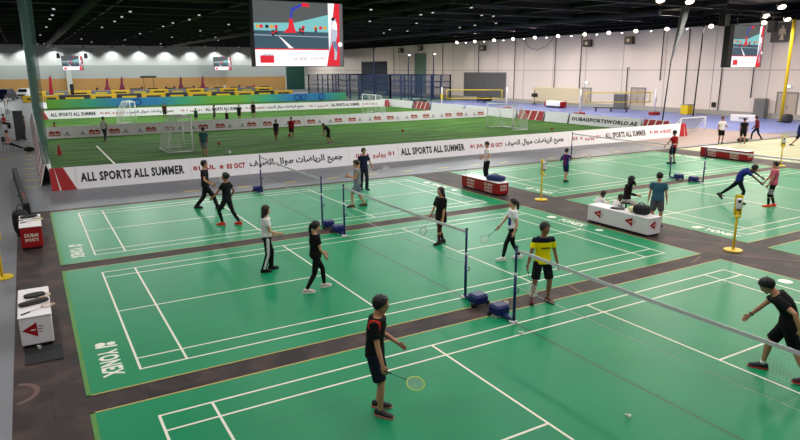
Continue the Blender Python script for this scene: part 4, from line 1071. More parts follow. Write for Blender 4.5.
for i in range(len(ring)-1):
    for k in range(n): fs.append((i*n+k, i*n+(k+1) % n, (i+1)*n+(k+1) % n, (i+1)*n+k))
b.add(vs, fs, M_bundle, smooth=True); b.build('gathered_edge', r)
b = MB(); N = 90; vs = []; fs = []
for k in range(N+1):
    yy = k*.45; xx = .06*math.sin(k*1.7)+.03*math.sin(k*.6)
    for z in (1.0, 5.5, 10.5): vs.append((xx, yy, z))
for k in range(N):
    for i in range(2): fs.append((k*3+i, k*3+3+i, k*3+4+i, k*3+1+i))
b.add(vs, fs, M_net, smooth=True); b.build('net_sheet', r)
MB().tube([(0, .05, 1.0), (0, 40.5, 1.0)], .02, M_dsteel, 5).build('weight_cord', r)
r = empty('hanging_net', (50.0, 28.2, 0)); tag(r, 'gathered grey net hanging from the ceiling left of the upper right screen', 'net curtain')
b = MB(); vs, fs = [], []; ring = ((5.5, .06, 0), (6.6, .13, .35), (8, .22, .9), (9.2, .3, 1.3), (10.5, .36, 1.6))
for z, rr, ox in ring:
    for k in range(n): a = 2*PI*k/n; q = rr*(1+.22*math.sin(a*5+z)); vs.append((q*math.cos(a)+ox*.5, q*math.sin(a)-ox*.3, z))
for i in range(len(ring)-1):
    for k in range(n): fs.append((i*n+k, i*n+(k+1) % n, (i+1)*n+(k+1) % n, (i+1)*n+k))
b.add(vs, fs, mat('net_bundle_grey', (112, 116, 116), .9, .1, bump=.5, vscale=8), smooth=True); b.build('gathered_edge', r)
MB().tube([(-.2, .2, .02), (0, 0, 5.6)], .06, M_dsteel, 6).build('cord', r)

# ------------------------------------------------------------------ blue caged court, volleyball nets, mats
r = empty('cage_fence', (46.2, 73.5, 0)); tag(r, 'blue steel mesh cage around a court at the back right', 'fence')
M_cage = mat('cage_blue', (26, 44, 84), .5, .4)
def mesh_panel_material():
    m = bpy.data.materials.new('wire_mesh'); m.use_nodes = True; nt = m.node_tree; L = nt.links.new; b = nt.nodes['Principled BSDF']; out = nt.nodes['Material Output']
    b.inputs['Base Color'].default_value = lin((40, 62, 96))
    t = nt.nodes.new('ShaderNodeBsdfTransparent'); mx = nt.nodes.new('ShaderNodeMixShader'); mx.inputs[0].default_value = .28
    L(t.outputs[0], mx.inputs[1]); L(b.outputs[0], mx.inputs[2]); L(mx.outputs[0], out.inputs['Surface']); return m
M_mesh = mesh_panel_material()
def run(p, q, n, h=4.0):
    p, q = V((*p, 0)), V((*q, 0))
    for k in range(n+1):
        c = p.lerp(q, k/n); MB().box(c.x-.09, c.x+.09, c.y-.09, c.y+.09, 0, h, M_cage).build('post', r)
    b = MB()
    for z in (.2, h*.5, h*.72, h-.05): b.tube([p+V((0, 0, z)), q+V((0, 0, z))], .05, M_cage, 5)
    b.build('rail', r)
    b = MB(); b.add([p, q, q+V((0, 0, h)), p+V((0, 0, h))], [(0, 1, 2, 3)], M_mesh); b.build('mesh_panel', r)
run((0, 0), (11.5, 1.0), 6); run((0, 0), (.8, 34), 7); run((11.5, 1), (12, 33), 6); run((.8, 34), (12, 33), 4)
run((.2, 11), (11.8, 11), 4); run((.5, 22), (11.8, 22), 4)
slab('floor_cage_court', 46.3, 58, 73.6, 106, 0, .008, mat('cage_floor', (132, 176, 150), .7))
for x, y, h, lb in ((53.2, 80, 7.0, 'blue lamp pole by the cage, left of two'), (55.8, 76.5, 7.1, 'blue lamp pole by the cage, right of two'), (45.8, 78, 8.0, 'tall dark pole at the cage corner')):
    r2 = empty('lamp_pole', (x, y, 0)); tag(r2, lb, 'lamp pole'); MB().tube([(0, 0, 0), (0, 0, h)], .09, M_cage, 8).build('pole', r2)
    b = MB(); b.rbox(-.25, .25, -.3, .1, h-.05, h+.12, M_black, .03); b.build('lamp_head', r2)
    if h < 7.5: MB().box(-.2, .2, -.31, -.3, h-.03, h+.1, mat('cage_lamp', (235, 245, 255), emit=7)).build('lens', r2)
def volley(p, q, label, z0=1.35, z1=2.35):
    r = empty('volleyball_net', (*p, .006)); tag(r, label, 'net', 'yellow-banded volleyball nets')
    d = V((q[0]-p[0], q[1]-p[1], 0)); L = d.length; d.normalize(); s_ = d*.6; e_ = d*(L-.6)
    b = MB()
    for z in (z0, z1): b.tube([s_+V((0, 0, z)), e_+V((0, 0, z))], .05, M_yel, 6)
    for c in (s_, e_): b.tube([c+V((0, 0, z0)), c+V((0, 0, z1))], .05, M_yel, 6)
    b.build('band', r)
    b = MB(); n = int(L/.25)
    for k in range(n): c = s_.lerp(e_, k/n); b.tube([c+V((0, 0, z0)), c+V((0, 0, z1))], .004, M_netb, 3, cap=False)
    for k in range(1, 8): b.tube([s_+V((0, 0, z0+(z1-z0)*k/8)), e_+V((0, 0, z0+(z1-z0)*k/8))], .004, M_netb, 3, cap=False)
    b.build('netting', r)
    b = MB()
    for c, t_ in ((V((0, 0, 0)), s_), (d*L, e_)):
        for z in (z0, z1): q_ = (t_-c).normalized()*.11; b.tube([c+q_+V((0, 0, z)), t_+V((0, 0, z))], .012, M_yel, 4)
    b.build('tie', r)
def vpost(x, y, label, redbase=True):
    r = empty('volleyball_post', (x, y, .006)); tag(r, label, 'post', 'white volleyball posts')
    MB().tube([(0, 0, .1), (0, 0, 2.7)], .09, M_white, 10).build('pole', r)
    MB().rbox(-.55, .55, -.35, .35, 0, .3, M_redbox if redbase else M_black, .05).build('base', r)
    MB().rbox(-.12, .12, -.12, .12, 1.3, 1.9, M_yel if not redbase else M_white, .03).build('padding', r)
PA, PB, PC, PD_ = (43.2, 55.3), (49.4, 50.4), (49.6, 38.6), (56.6, 34.7)
vpost(*PA, 'white volleyball post at the left end of the farther yellow-banded net', False); vpost(*PB, 'white volleyball post with red base at the right end of the farther net'); vpost(*PC, 'white volleyball post with red base at the left end of the nearer net'); vpost(*PD_, 'white volleyball post with red base at the right end of the nearer net')
volley(PA, PB, 'yellow-banded volleyball net before the dark double door'); volley(PC, PD_, 'yellow-banded volleyball net before the grey wall cabinet')
r = empty('referee_stand', (57.0, 50.0, .006)); tag(r, 'low white padded block with red ends on the blue floor', 'block')
MB().rbox(-.5, .5, -1.3, 1.3, .2, .85, M_white, .1).build('body', r); MB().rbox(-.5, .5, 1.3, 1.5, .1, .8, M_redbox, .05).build('end_pad', r); MB().rbox(-.5, .5, -1.5, -1.3, .1, .8, M_redbox, .05).build('end_pad', r); MB().box(-.45, .45, -1.1, 1.1, 0, .2, M_black).build('base', r)
r = empty('bench_seat', (56.5, 40.5, .006), R(-60)); tag(r, 'low dark bench on the blue floor behind the nearer volleyball net', 'bench')
MB().rbox(-2, 2, -.25, .25, .42, .5, M_blackt, .02).build('seat', r)
for sx in (-1.7, 0, 1.7): MB().box(sx-.05, sx+.05, -.2, .2, 0, .42, M_black).build('leg', r)
r = empty('equipment_trolley', (44.7, 63.5, .006)); tag(r, 'low dark trolley before the blue cage', 'trolley')
MB().rbox(-1.3, 1.3, -.4, .4, .2, .75, M_black, .05).build('body', r)
for sx in (-1, 1): MB().tube([(sx, -.42, .12), (sx, -.36, .12)], .12, M_dsteel, 10).build('wheel', r)
r = empty('equipment_trolley', (58.0, 66.0, .006)); tag(r, 'dark trolley below the dark double door', 'trolley')
MB().rbox(-.6, .6, -1.1, 1.1, .2, .8, M_black, .05).build('body', r)
for sy in (-.8, .8): MB().tube([(-.62, sy, .12), (-.56, sy, .12)], .12, M_dsteel, 10).build('wheel', r)
r = empty('folding_table', (56.3, 24.6, .006), R(-60)); tag(r, 'white cloth-covered table by the right wall behind the three players', 'table')
MB().rbox(-1.1, 1.1, -.3, .3, 0, .6, M_white, .03).build('cloth', r); MB().box(-.4, .4, -.305, -.3, .2, .4, M_grey).build('print', r)
r = empty('equipment_box', (60.4, 33.6, .006)); tag(r, 'yellow box standing by the wall right of the nearer volleyball net', 'box')
MB().rbox(-.45, .45, -.45, .45, 0, 1.0, M_yel, .03).build('body', r); MB().rbox(-.47, .47, -.47, .47, .98, 1.06, M_grey, .02).build('lid', r)
r = empty('hoop_stand', (60.2, 57.5, .006)); tag(r, 'dark folded equipment stand against the beige wall pad', 'stand')
MB().tube([(0, 0, 0), (0, 0, 1.9)], .05, M_dsteel, 6).build('pole', r); MB().rbox(-.3, .3, -.35, .35, 1.0, 1.5, M_black, .05).build('box', r); MB().disc((0, 0), .4, 0, .08, M_black, 14).build('base', r)

# ------------------------------------------------------------------ left side : barrier, cabinet, cars, chair
r = empty('barrier_board', (-1.72, 18.6, 0), R(90+2.6)); tag(r, 'long low black barrier on the grey floor behind the red-fronted bench', 'barrier')
MB().rbox(-4.4, 5.2, -.1, .1, .04, .48, M_black, .02).build('panel', r)
MB().box(-3.4, -2.2, -.02, .02, .48, .485, M_red).build('stripe', r)
for sx in (-4.1, 0, 4.8): MB().rbox(sx-.1, sx+.1, -.14, .14, 0, .06, M_dsteel, .01).build('foot', r)
r = empty('partition_screen', (-1.75, 43.2, 0), R(20)); tag(r, 'tall dark grey partition panel beside the left pitch boards', 'partition')
MB().rbox(-.32, .32, -.06, .06, .06, 2.1, mat('partition_grey', (68, 72, 80), .6), .02).build('panel', r)
for sx in (-.27, .27): MB().rbox(sx-.05, sx+.05, -.25, .25, 0, .07, M_dsteel, .01).build('foot', r)
r = empty('bag', (-1.3, 35.0, 0)); tag(r, 'black bag on the floor at the feet of the seated person in pink', 'bag')
MB().ell((0, 0, .16), (.3, .22, .16), M_bagblack).build('body', r)
def car(x, y, rz, col, label, L=4.6, W=1.85, H=1.75):
    r = empty('car', (x, y, 0), rz); tag(r, label, 'car')
    mp = mat('car_%d_%d' % (col[0], col[2]), col, .25, .5)
    prof = [(-.5, .35), (-.5, .72), (-.46, .93), (-.30, 1.0), (-.2, 1.02), (.5, 1.0), (.5, .35)]
    prof = [(-2.3, .35), (-2.32, .8), (-2.2, 1.0), (-1.25, 1.08), (-.55, H-.02), (1.6, H), (2.2, 1.15), (2.3, .9), (2.28, .35)]
    b = MB()
    n = len(prof)
    for k, (wy, ins) in enumerate(((0, 0),)):
        vs = []
        for yy, sc in ((-W/2, 1), (W/2, 1)):
            for (px, pz) in prof: vs.append((px*L/4.6, yy*(.82 if pz > 1.2 else 1), pz))
        fs = [tuple(range(n)), tuple(reversed(range(n, 2*n)))]+[((i+1) % n, i, n+i, n+(i+1) % n) for i in range(n)]
        b.add(vs, fs, mp)
    b.build('body', r)
    g_ = mat('car_glass', (22, 26, 32), .1, .6)
    b = MB()
    b.add([(-1.2, -W/2*.84, 1.13), (-1.2, W/2*.84, 1.13), (-.6, W/2*.7, H-.1), (-.6, -W/2*.7, H-.1)], [(0, 1, 2, 3)], g_, Matrix.Translation((-.04, 0, .03)))
    for sg in (-1, 1): b.add([(-.95, sg*W/2*.93, 1.12), (1.75, sg*W/2*.93, 1.15), (1.5, sg*W/2*.845, H-.1), (-.5, sg*W/2*.845, H-.1)], [(0, 1, 2, 3) if sg < 0 else (3, 2, 1, 0)], g_)
    b.build('windows', r)
    for sx in (-1.45, 1.4):
        for sg in (-1, 1):
            wv = MB().tube([(sx, sg*(W/2-.2), .34), (sx, sg*(W/2+.02), .34)], .34, M_black, 16).build('wheel', r)
            MB().tube([(sx, sg*(W/2+.0), .34), (sx, sg*(W/2+.03), .34)], .2, M_steel, 12).build('hub', wv)
    for sg in (-1, 1): MB().rbox(-2.36, -2.2, sg*.7-.2, sg*.7+.2, .75, .92, mat('headlamp', (220, 225, 235), .2), .02).build('headlight', r)
    MB().box(-2.345, -2.3, -.55, .55, .5, .75, M_dsteel).build('grille', r)
car(-4.2, 118, R(70), (24, 32, 62), 'dark blue car parked at the far left end of the hall', 5, 2.0, 1.9)
car(-1.2, 126, R(75), (215, 216, 220), 'white car parked behind the dark blue one at the far left')
car(-8.5, 131, R(80), (228, 228, 230), 'white car at the far left edge behind the dark blue one')
def chair(x, y, rz, label):
    r = empty('folding_chair', (x, y, 0), rz); tag(r, label, 'chair')
    m = mat('chair_black', (34, 34, 38), .5)
    MB().rbox(-.22, .22, -.22, .22, .42, .46, m, .015).build('seat', r)
    MB().rbox(-.26, -.22, -.22, .22, .55, .88, m, .015).build('backrest', r)
    for sy in (-.2, .2):
        MB().tube([(.22, sy, 0), (.18, sy, .44)], .014, M_dsteel, 6).build('leg', r); MB().tube([(-.24, sy, 0), (-.2, sy, .44), (-.25, sy, .86)], .014, M_dsteel, 6).build('leg', r)
    return r

# small clutter before the brown panels
random.seed(3)
for i in range(9):
    x = 20+i*3.6; y = 141-.2*i
    r = empty('stall_table', (x, y, 0)); tag(r, 'small table with goods before the brown back panels', 'table', 'small tables along the back wall')
    MB().rbox(-1.1, 1.1, -.4, .4, .95, 1.03, mat('stall_dark', (54, 48, 48), .7), .02).build('top', r); MB().box(-1.0, 1.0, -.33, .33, 0, .95, M_blackt).build('skirt', r)
r = empty('display_stand', (22.3, 137.5, 0)); tag(r, 'dark display stand with canopy before the brown back panels', 'stand')
for sx in (-1, 1): MB().tube([(sx, 0, 0), (sx, 0, 3.4)], .06, M_dsteel, 6).build('pole', r)
MB().rbox(-1.6, 1.6, -.5, .5, 3.3, 3.7, M_black, .05).build('canopy', r)
r = empty('sign_panel', (6.4, 121, 0)); tag(r, 'black upright panel right of the bright red flag', 'panel')
MB().rbox(-.3, .3, -.1, .1, 0, 2.5, M_black, .02).build('panel', r)
MB().rbox(-.5, .5, -.3, .3, 0, .08, M_dsteel, .02).build('foot', r)
r = empty('support_column', (7.4, 143.5, 0)); r['kind'] = 'structure'
MB().box(-.5, .5, -.4, .4, 0, 10.5, M_wallB).build('shaft', r)
# ------------------------------------------------------------------ the players
def hold(p, i, d, face, label, col=(225, 215, 90), shaft=(40, 40, 44), back=.0):
    """racket in hand i (0 left, 1 right); d and face in the figure's own frame (forward, left, up)"""
    Q = p['W'].to_3x3(); h = p['hand'][i]; dd = (Q @ V(d)).normalized()
    return racket(label, h-dd*back, dd, (CAM-h).normalized()+Q @ V(face)*.45, col, shaft=shaft)
BLK = ('black', (20, 20, 22)); NAVY = ('navy', (26, 30, 46)); WHT = ('white', (222, 216, 216)); CHAR = ('charcoal', (44, 44, 48))
FR = (232, 236, 90)

# man in front, near court
p = person('player in black shirt with red shoulder stripe holding a racket low, foreground', 2.80, -3.22, -14, 1.80, skin='tan', lean=9, px=-.02,
  feet=((-.02, .13, 0, 6), (.07, -.10, 0, -14)), hands=((.27, .18, .98), (.17, -.30, .80)), head=(6, 12), shirt=BLK, shirt2=('stripe_red', (190, 40, 36)), sleeve=.62,
  pick=lambda f, l, d: 1 if (d > .37 and -.045 < l+.125 < -.0) or (d > .37 and .0 < l-.125 < .045) else 0,
  bottom=('short', 'navy_short', (24, 28, 42)), shoes=(46, 42, 42), sole=(196, 120, 108), lod=0, elbow=(None, (-.6, -.5, -.4)))
hold(p, 1, (.86, -.22, -.16), (.25, .55, .8), 'yellow-framed racket held low by the player with the red shoulder stripe', FR)
b = MB(); gm = mat('spectacle_frame', (20, 20, 22), .3)
for sg in (1, -1): b.tube([p['hpl']((.103, .03*sg+.02*math.cos(2*PI*k/12), .01+.016*math.sin(2*PI*k/12))) for k in range(13)], .0022, gm, 5, cap=False); b.tube([p['hpl']((.1, .05*sg, .012)), p['hpl']((-.01, .078*sg, .012))], .0022, gm, 5)
b.tube([p['hpl']((.105, -.01, .012)), p['hpl']((.105, .01, .012))], .0022, gm, 5)
b.build('eyeglasses', p['root'])

# bending man at right
p = person('man in black bending forward on the foreground court, reaching down, right edge', 8.84, -5.30, 184, 1.78, skin='tan', lean=46, px=-.32, pz=.88,
  feet=((-.66, .20, .0, 10), (-.06, -.12, 0, -4)), hands=((-.44, .36, .92), (.42, -.10, .62)), head=(8, 40), shirt=BLK, sleeve=.6, bottom=('short', 'black_short', (18, 18, 20)), shoes=(40, 40, 46), sole=(196, 52, 52), lod=0, stocky=1.06,
  elbow=((-.6, .7, .3), (.1, -.5, -.5)))
a = p['arms'][1]; dv = (a[2]-a[1]).normalized(); u = dv.orthogonal().normalized(); w_ = dv.cross(u); c = a[2]-dv*.03
MB().tube([c+u*(.033*math.cos(2*PI*k/14))+w_*(.033*math.sin(2*PI*k/14)) for k in range(15)], .012, M_black, 6, cap=False).build('wristwatch', p['root'])
for hj, kn, an, fy in p['legs']: MB().tube([an, an.lerp(kn, .14)], .045, M_white, 10).build('sock', p['root'])

# yellow shirt
p = person('player in yellow shirt with navy shoulders standing between two courts', 7.95, -1.05, 292, 1.76, skin='brown', lean=2,
  feet=((.02, .15, 0, 20), (.0, -.19, 0, -22)), hands=((.08, .30, .86), (.05, -.33, .84)), head=(26, 6), shirt=('yellow', (250, 222, 8)), shirt2=('navy_yoke', (22, 26, 40)), sleeve=.62,
  pick=lambda f, l, d: 1 if d > .405 else 0, bottom=('short', 'black_short', (18, 18, 20)), shoes=(92, 36, 42), sole=(60, 40, 40), lod=0, z=.006)
q, M_ = p['sp'](.30); q = q+M_ @ V((.148, 0, 0)); MB().add([q+M_ @ V((.004, .10, -.012)), q+M_ @ V((.004, -.10, -.012)), q+M_ @ V((.004, -.10, .012)), q+M_ @ V((.004, .10, .012))], [(0, 1, 2, 3)], M_blackt).build('chest_print', p['root'])
hold(p, 1, (.28, .16, -.9), (.9, .1, .3), 'white-strung racket hanging from the hand of the yellow-shirted player', (206, 208, 206))

# middle court
p = person('woman in white top and black trousers with white side stripe', 3.62, 4.07, 12, 1.66, True, 'fair', feet=((.10, .09, 0, 6), (-.13, -.09, 0, -6)), hands=((.16, .14, .95), (.29, -.16, 1.0)), hair='long', hairmat=HAIRB, shirt=WHT, sleeve=.5, hem=-.02,
  bottom=('loose', 'black_trouser', (20, 20, 22)), bottom2=('white_stripe', (206, 204, 206)), bpick=lambda o: 1 if o > .9 else 0, shoes=(24, 24, 26), sole=(30, 30, 32), lod=1, head=(0, 8))
p = person('woman dressed all in black with ponytail and pale shoes, on the middle court', 4.10, 2.12, 22, 1.65, True, 'fair', feet=((.24, .10, 0, 8), (-.28, -.07, 0, -10)), hands=((.22, .06, .9), (.20, -.12, .84)), hair='pony', shirt=BLK, sleeve=.55, hem=-.05, bottom=('tight', 'black_trouser', (20, 20, 22)), shoes=(214, 190, 184), sole=(226, 222, 220), lod=1, head=(-10, 14))
p = person('woman with long hair in long black tee and dark red leggings behind the net', 8.72, 3.95, 214, 1.64, True, 'tan', feet=((.12, .08, 0, 4), (-.12, -.07, 0, -8)), hands=((.10, .24, .80), (.22, -.26, .80)), hair='long', shirt=('black_tee', (24, 20, 22)), sleeve=.85, hem=-.24, bottom=('tight', 'maroon', (74, 26, 34)), shoes=(26, 22, 24), sole=(40, 36, 36), lod=1, stocky=1.14)
hold(p, 1, (.25, -.3, -.85), (.6, .6, .2), 'racket hanging from the hand of the long-haired woman in black', (150, 152, 150))
p = person('ponytailed woman in white tee with blue and red print and white shoes', 9.45, 1.70, 196, 1.66, True, 'fair', feet=((.26, .08, 0, 4), (-.24, -.08, 0, -6)), hands=((.02, .24, .82), (.34, -.24, .82)), hair='pony', shirt=('white_tee', (222, 220, 224)), shirt2=('blue_print', (46, 66, 132)), sleeve=.55, hem=-.03,
  pick=lambda f, l, d: 1 if f > .06 and .08 < d < .3 and abs(l) < .12 else 0, bottom=('tight', 'black_trouser', (20, 20, 22)), shoes=(224, 220, 218), sole=(228, 224, 224), lod=1)
hold(p, 1, (.6, -.25, -.6), (.4, .8, .3), 'pale racket held forward by the ponytailed woman in white tee', (196, 200, 190))

# court by the walkway
p = person('man in black walking with a racket at the left of the walkway court', 4.10, 12.25, -12, 1.84, skin='tan', feet=((-.36, .09, 0, 6), (.38, -.09, 0, -4)), hands=((.05, .32, .9), (.26, -.28, .88)), shirt=CHAR if False else ('black_b', (26, 27, 30)), bottom=('loose', 'dark_trouser', (22, 24, 28)), shoes=(28, 28, 30), sole=(60, 60, 62), lod=1)
hold(p, 1, (.55, -.35, .35), (.3, .8, .2), 'white racket in the hand of the man in black on the walkway court', (224, 226, 226))
hold(p, 0, (-.5, .3, -.6), (.3, .8, .2), 'second pale racket at the left hand of the man in black', (200, 202, 204)) if False else None
p = person('player in black with tied-up hair and bright red shoes on the walkway court', 4.10, 9.42, 150, 1.76, skin='brown', feet=((.14, .11, 0, 8), (-.34, -.09, 0, -12)), hands=((.40, .24, .86), (.02, -.28, .84)), hair='bun', shirt=('black_c', (22, 24, 26)), bottom=('tight', 'dark_trouser', (22, 24, 28)), shoes=(206, 40, 34), sole=(214, 60, 52), lod=1, head=(10, -6))
p = person('player in grey sleeveless top and grey shorts walking left, beside the man in navy', 8.92, 9.70, 184, 1.74, skin='tan', feet=((.20, .09, 0, 0), (-.26, -.09, 0, -4)), hands=((.30, .10, 1.14), (.32, -.12, 1.08)), shirt=('grey_tank', (122, 128, 128)), sleeve=.2, bottom=('short', 'grey_short', (104, 116, 128)), shoes=(96, 46, 42), sole=(70, 50, 48), lod=1, head=(0, 14))
p = person('man in navy tee and dark trousers standing behind the player in grey', 10.63, 12.55, 292, 1.72, skin='tan', feet=((.05, .11, 0, 8), (-.06, -.1, 0, -12)), hands=((.16, .36, .9), None), shirt=('navy_tee', (30, 32, 58)), bottom=('loose', 'navy_trouser', (28, 34, 44)), shoes=(24, 24, 26), sole=(40, 40, 42), lod=1, head=(10, 8))
hold(p, 0, (.3, .7, .1), (.6, -.3, .6), 'pale racket held out by the man in navy tee', (210, 206, 196))
p = person('man in white shirt and black trousers standing behind the red bench', 16.3, 11.6, 205, 1.74, skin='tan', feet=((0, .1), (0, -.1)), hands=((.24, .14, 1.12), (.20, -.16, 1.0)), shirt=('white_shirt', (226, 222, 218)), bottom=('loose', 'black_trouser', (20, 20, 22)), lod=2, head=(0, 14), z=.006)
p = person('boy in blue and red striped jersey reaching to the right', 19.1, 9.6, 40, 1.46, skin='tan', feet=((.08, .1), (-.08, -.1)), hands=((.30, .06, 1.30), (.50, -.22, 1.22)), shirt=('blue_kit', (26, 36, 108)), shirt2=('maroon_kit', (128, 26, 52)), pick=lambda f, l, d: 1 if int((l+1.0)/.055) % 2 == 0 and d < .42 and f < .02 else 0, bottom=('short', 'blue_kit_short', (24, 30, 78)), shoes=(24, 24, 26), sole=(30, 30, 32), lod=2)
hold(p, 1, (.8, -.4, .1), (.2, .3, .9), 'racket held out to the right by the boy in striped jersey', (170, 120, 90))
p = person('man in red shirt with pale waistband standing on the far court', 27.68, 10.6, 150, 1.72, skin='brown', feet=((.05, .13), (-.05, -.12)), hands=((.30, .30, .92), (.02, -.28, .86)), shirt=('red_shirt', (168, 24, 30)), shirt2=('pale_band', (214, 186, 178)), pick=lambda f, l, d: 1 if .08 < d < .14 else 0, bottom=('short', 'black_short', (18, 18, 20)), shoes=(26, 24, 26), sole=(40, 40, 42), lod=2)

# by the emblem bench
p = person('seated woman in black long-sleeved top with hand at her mouth, by the emblem bench', 15.35, 3.05, 8, 1.64, True, 'tan', pz=.80, lean=8, feet=((.42, .1, .1, 0), (.40, -.1, .1, 0)), hands=((.34, .08, .92), (.21, -.10, 1.33)), hair='long', shirt=('black_long', (26, 20, 24)), sleeve=2, hem=-.03, bottom=('loose', 'light_grey_trouser', (176, 168, 166)), shoes=(60, 56, 56), lod=1, head=(0, 22), z=.0)
r = empty('stool', (15.33, 3.05, .005)); tag(r, 'dark stool under the seated woman in black behind the emblem bench', 'stool')
MB().disc((0, 0), .19, .63, .67, M_black, 18).build('seat', r)
for k in range(4): a = PI/4+k*PI/2; MB().tube([(.13*math.cos(a), .13*math.sin(a), .64), (.2*math.cos(a), .2*math.sin(a), 0)], .015, M_dsteel, 6).build('leg', r)
for x, y, lb, hm in ((15.5, 4.4, 'person in white sitting on the floor behind the far end of the emblem bench', HAIRB), (15.5, 3.65, 'dark-haired person in white on the floor next to the seated woman in black', HAIRB)):
    person(lb, x, y, 40, 1.55, True, 'tan', pz=.13, lean=30, feet=((.62, .12), (.64, -.1)), hands=((.38, .16, .42), (.38, -.16, .42)), hair='long', hairmat=hm, shirt=WHT, bottom=('loose', 'beige_trouser', (190, 176, 160)), lod=2, z=.006, head=(0, 30))
p = person('man in teal tee and grey shorts, back turned, beside the emblem bench', 15.6, 2.08, 84, 1.72, skin='tan', feet=((.0, .12), (.02, -.13)), hands=((.03, .27, .84), (.05, -.27, .82)), shirt=('teal_tee', (52, 92, 112)), bottom=('short', 'grey_short_b', (92, 92, 96)), shoes=(40, 40, 44), sole=(70, 70, 72), lod=1, stocky=1.08, z=.006, head=(0, 10))

# second column
p = person('man in blue tee bending far forward toward the woman in pink', 21.15, 2.85, -4, 1.74, skin='dark', lean=68, pz=.88, px=-.04, feet=((-.72, .08, .10, 0), (.06, -.08, 0, 0)), hands=((.62, .3, .98), (.92, -.16, .62)), shirt=('blue_tee', (34, 44, 120)), sleeve=.6, bottom=('tight', 'dark_trouser', (22, 24, 28)), shoes=(30, 30, 34), sole=(46, 46, 50), lod=1, head=(0, 30), heel=(45, 0), elbow=(None, (0, -.3, .6)))
hold(p, 1, (.7, -.5, -.45), (.3, .3, .9), 'racket reaching toward the floor from the bending man in blue', (120, 130, 140))
p = person('woman in pink tee, black leggings and orange-red shoes', 21.63, 1.92, 190, 1.63, True, 'tan', feet=((.10, .12, 0, 4), (-.12, -.12, 0, -12)), hands=((.22, .22, .82), (.26, -.24, .88)), hair='bun', shirt=('pink_tee', (196, 92, 112)), bottom=('tight', 'black_trouser', (20, 20, 22)), shoes=(232, 74, 52), sole=(236, 90, 66), lod=1, stocky=1.12)
p = person('player in white tee and black shorts by the far pink-beige floor glare', 37.98, 14.75, 300, 1.76, skin='brown', feet=((.02, .1), (-.02, -.1)), hands=((.3, .2, 1.1), (.05, -.26, .85)), shirt=WHT, bottom=('short', 'black_short', (18, 18, 20)), lod=2)
p = person('player all in black walking away on the cream-coloured court', 39.2, 14.0, 95, 1.68, skin='brown', feet=((.12, .11), (-.14, -.11)), shirt=BLK, bottom=('short', 'black_short', (18, 18, 20)), lod=2)
p = person('player in dark red top and black trousers leaning right by the sports bag', 42.2, 14.9, 175, 1.75, skin='dark', lean=14, feet=((.28, .1), (-.34, -.1)), hands=((.24, .2, .8), (.2, -.22, .82)), shirt=('dark_red', (96, 24, 34)), bottom=('tight', 'black_trouser', (20, 20, 22)), lod=2)
p = person('player in blue top cut by the right edge, by the far yellow stand', 41.1, 11.5, 20, 1.75, skin='brown', lean=8, feet=((.26, .1), (-.42, -.1)), shirt=('blue_far', (28, 36, 92)), bottom=('short', 'navy_short_b', (22, 26, 52)), lod=2)

# soccer pitches
def far(label, x, y, phi, H, sh, bt, lean=0, feet=((.12, .1), (-.12, -.1)), kind='short', skin='brown', lod=2, fem=False, hair='short', **k):
    return person(label, x, y, phi, H, fem, skin, lean, feet=feet, shirt=('f%d_%d_%d' % sh, sh), bottom=(kind, 'f%d_%d_%d' % bt, bt), lod=lod, z=.02, hair=hair, **k)
far('player in teal top and grey shorts on the nearest pitch, seen from behind', 7.35, 26.1, 80, 1.72, (34, 82, 84), (120, 120, 120))
far('player in dark top standing on the nearest pitch, left of the one in red', 13.6, 31.7, 240, 1.55, (30, 34, 50), (90, 70, 64), feet=((.2, .1), (-.2, -.1)))
far('player in red top standing on the nearest pitch', 15.2, 33.0, 270, 1.56, (150, 24, 34), (70, 30, 40))
far('player in black bending forward on the nearest pitch', 16.2, 28.7, 200, 1.62, (24, 24, 28), (20, 20, 24), lean=62, feet=((.05, .18), (-.35, -.12)), hands=((.45, .2, .5), (.45, -.1, .5)), pz=.84)
far('person in white walking before the emblem boards', 3.45, 39.1, 60, 1.70, (206, 206, 204), (60, 60, 66), kind='loose', feet=((.2, .08), (-.2, -.08)))
far('crouching person in red beside the left pitch boards', .5, 44.9, 300, 1.5, (150, 40, 36), (40, 30, 34), pz=.4, lean=20, feet=((.12, .14), (.05, -.14)), hands=((.35, .1, .4), (.35, -.1, .4)))
far('distant player in black on the second pitch, tallest of the cluster', 19.0, 54.0, 270, 1.7, (20, 22, 26), (22, 22, 26), lod=3)
far('distant player in dark clothes on the second pitch, left in the cluster', 16.8, 51.5, 250, 1.55, (26, 26, 30), (30, 30, 34), lod=3)
far('distant player in navy with white bib, right of the left goal', 14.4, 51.5, 180, 1.6, (50, 60, 84), (24, 26, 30), lod=3)
far('distant small player in teal, right of the left goal', 12.9, 52.6, 270, 1.3, (30, 92, 92), (24, 40, 44), lod=3)
far('distant short player in black among the cluster on the second pitch', 14.9, 49.0, 270, 1.15, (24, 24, 28), (26, 26, 30), lod=3)
far('distant person seen over the emblem boards beside the left goal', 11.0, 58.0, 270, 1.6, (60, 36, 36), (40, 40, 44), lod=3)

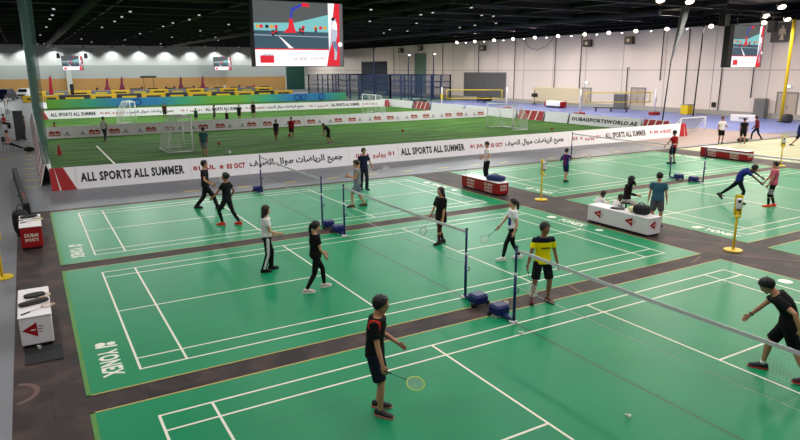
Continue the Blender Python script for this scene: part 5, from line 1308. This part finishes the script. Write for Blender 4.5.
# left corridor
chair(-2.42, 36.3, R(-25), 'black folding chair under the seated person in pink')
person('seated person in pink top with legs stretched out, by the left pitch boards', -2.40, 36.28, 12, 1.66, True, 'fair', pz=.53, lean=-4, feet=((.78, .1, .02), (.84, -.08, .02)), hands=((.3, .18, .7), (.3, -.18, .7)), shirt=('pale_pink', (206, 160, 156)), bottom=('tight', 'black_trouser', (20, 20, 22)), lod=2, z=0, hair='bun', head=(0, 15))
chair(-3.0, 54.5, R(-10), 'black folding chair under the person in red at the left edge')
person('seated person in red top at the left edge', -2.98, 54.5, 330, 1.66, False, 'brown', pz=.53, feet=((.42, .1), (.44, -.1)), hands=((.3, .18, .7), (.3, -.18, .7)), shirt=('red_far', (140, 30, 40)), bottom=('loose', 'black_trouser', (20, 20, 22)), lod=2, z=0)
person('standing person in dark top with yellow trim beside the grey partition panel', -1.6, 48.6, 300, 1.72, False, 'tan', shirt=('olive_far', (98, 84, 34)), bottom=('loose', 'dark_trouser', (22, 24, 28)), lod=2, z=0)
person('distant person in white robe standing near the dark blue car', -3.4, 86.0, 300, 1.74, False, 'brown', shirt=('white_robe', (206, 206, 204)), bottom=('loose', 'white_trouser', (206, 206, 206)), hem=-.3, lod=3, z=0)
random.seed(5)
for i, (x, c) in enumerate(((11.8, (30, 30, 34)), (20.5, (40, 36, 40)), (25.5, (34, 32, 36)), (27.3, (60, 34, 40)), (31.5, (34, 34, 40)), (38.5, (190, 190, 190)), (42.0, (50, 40, 44)), (45.5, (170, 60, 50)))):
    person('distant person %s the brown back panels' % ('in pale top before' if c[0] > 180 else 'in red top before' if c[0] > 160 else 'in dark clothes before'), x, 135+.4*i, 270, 1.72, skin='tan', shirt=('far_%d_%d' % (c[0], c[1]), c), bottom=('loose', 'dark_trouser', (22, 24, 28)), lod=3, z=0, group='people along the back wall')

# ------------------------------------------------------------------ world and colour
wd = bpy.data.worlds.new('hall_air'); SC.world = wd; wd.use_nodes = True
wd.node_tree.nodes['Background'].inputs[0].default_value = (.75, .8, .85, 1); wd.node_tree.nodes['Background'].inputs[1].default_value = .12
vs = SC.view_settings; vs.view_transform = 'Standard'; vs.look = 'None'; vs.gamma = 1; vs.use_curve_mapping = False; vs.exposure = -.1
cy = SC.cycles; cy.use_denoising = True; cy.max_bounces = 6; cy.diffuse_bounces = 3; cy.glossy_bounces = 3; cy.transparent_max_bounces = 24; cy.sample_clamp_indirect = 6; cy.use_light_tree = True
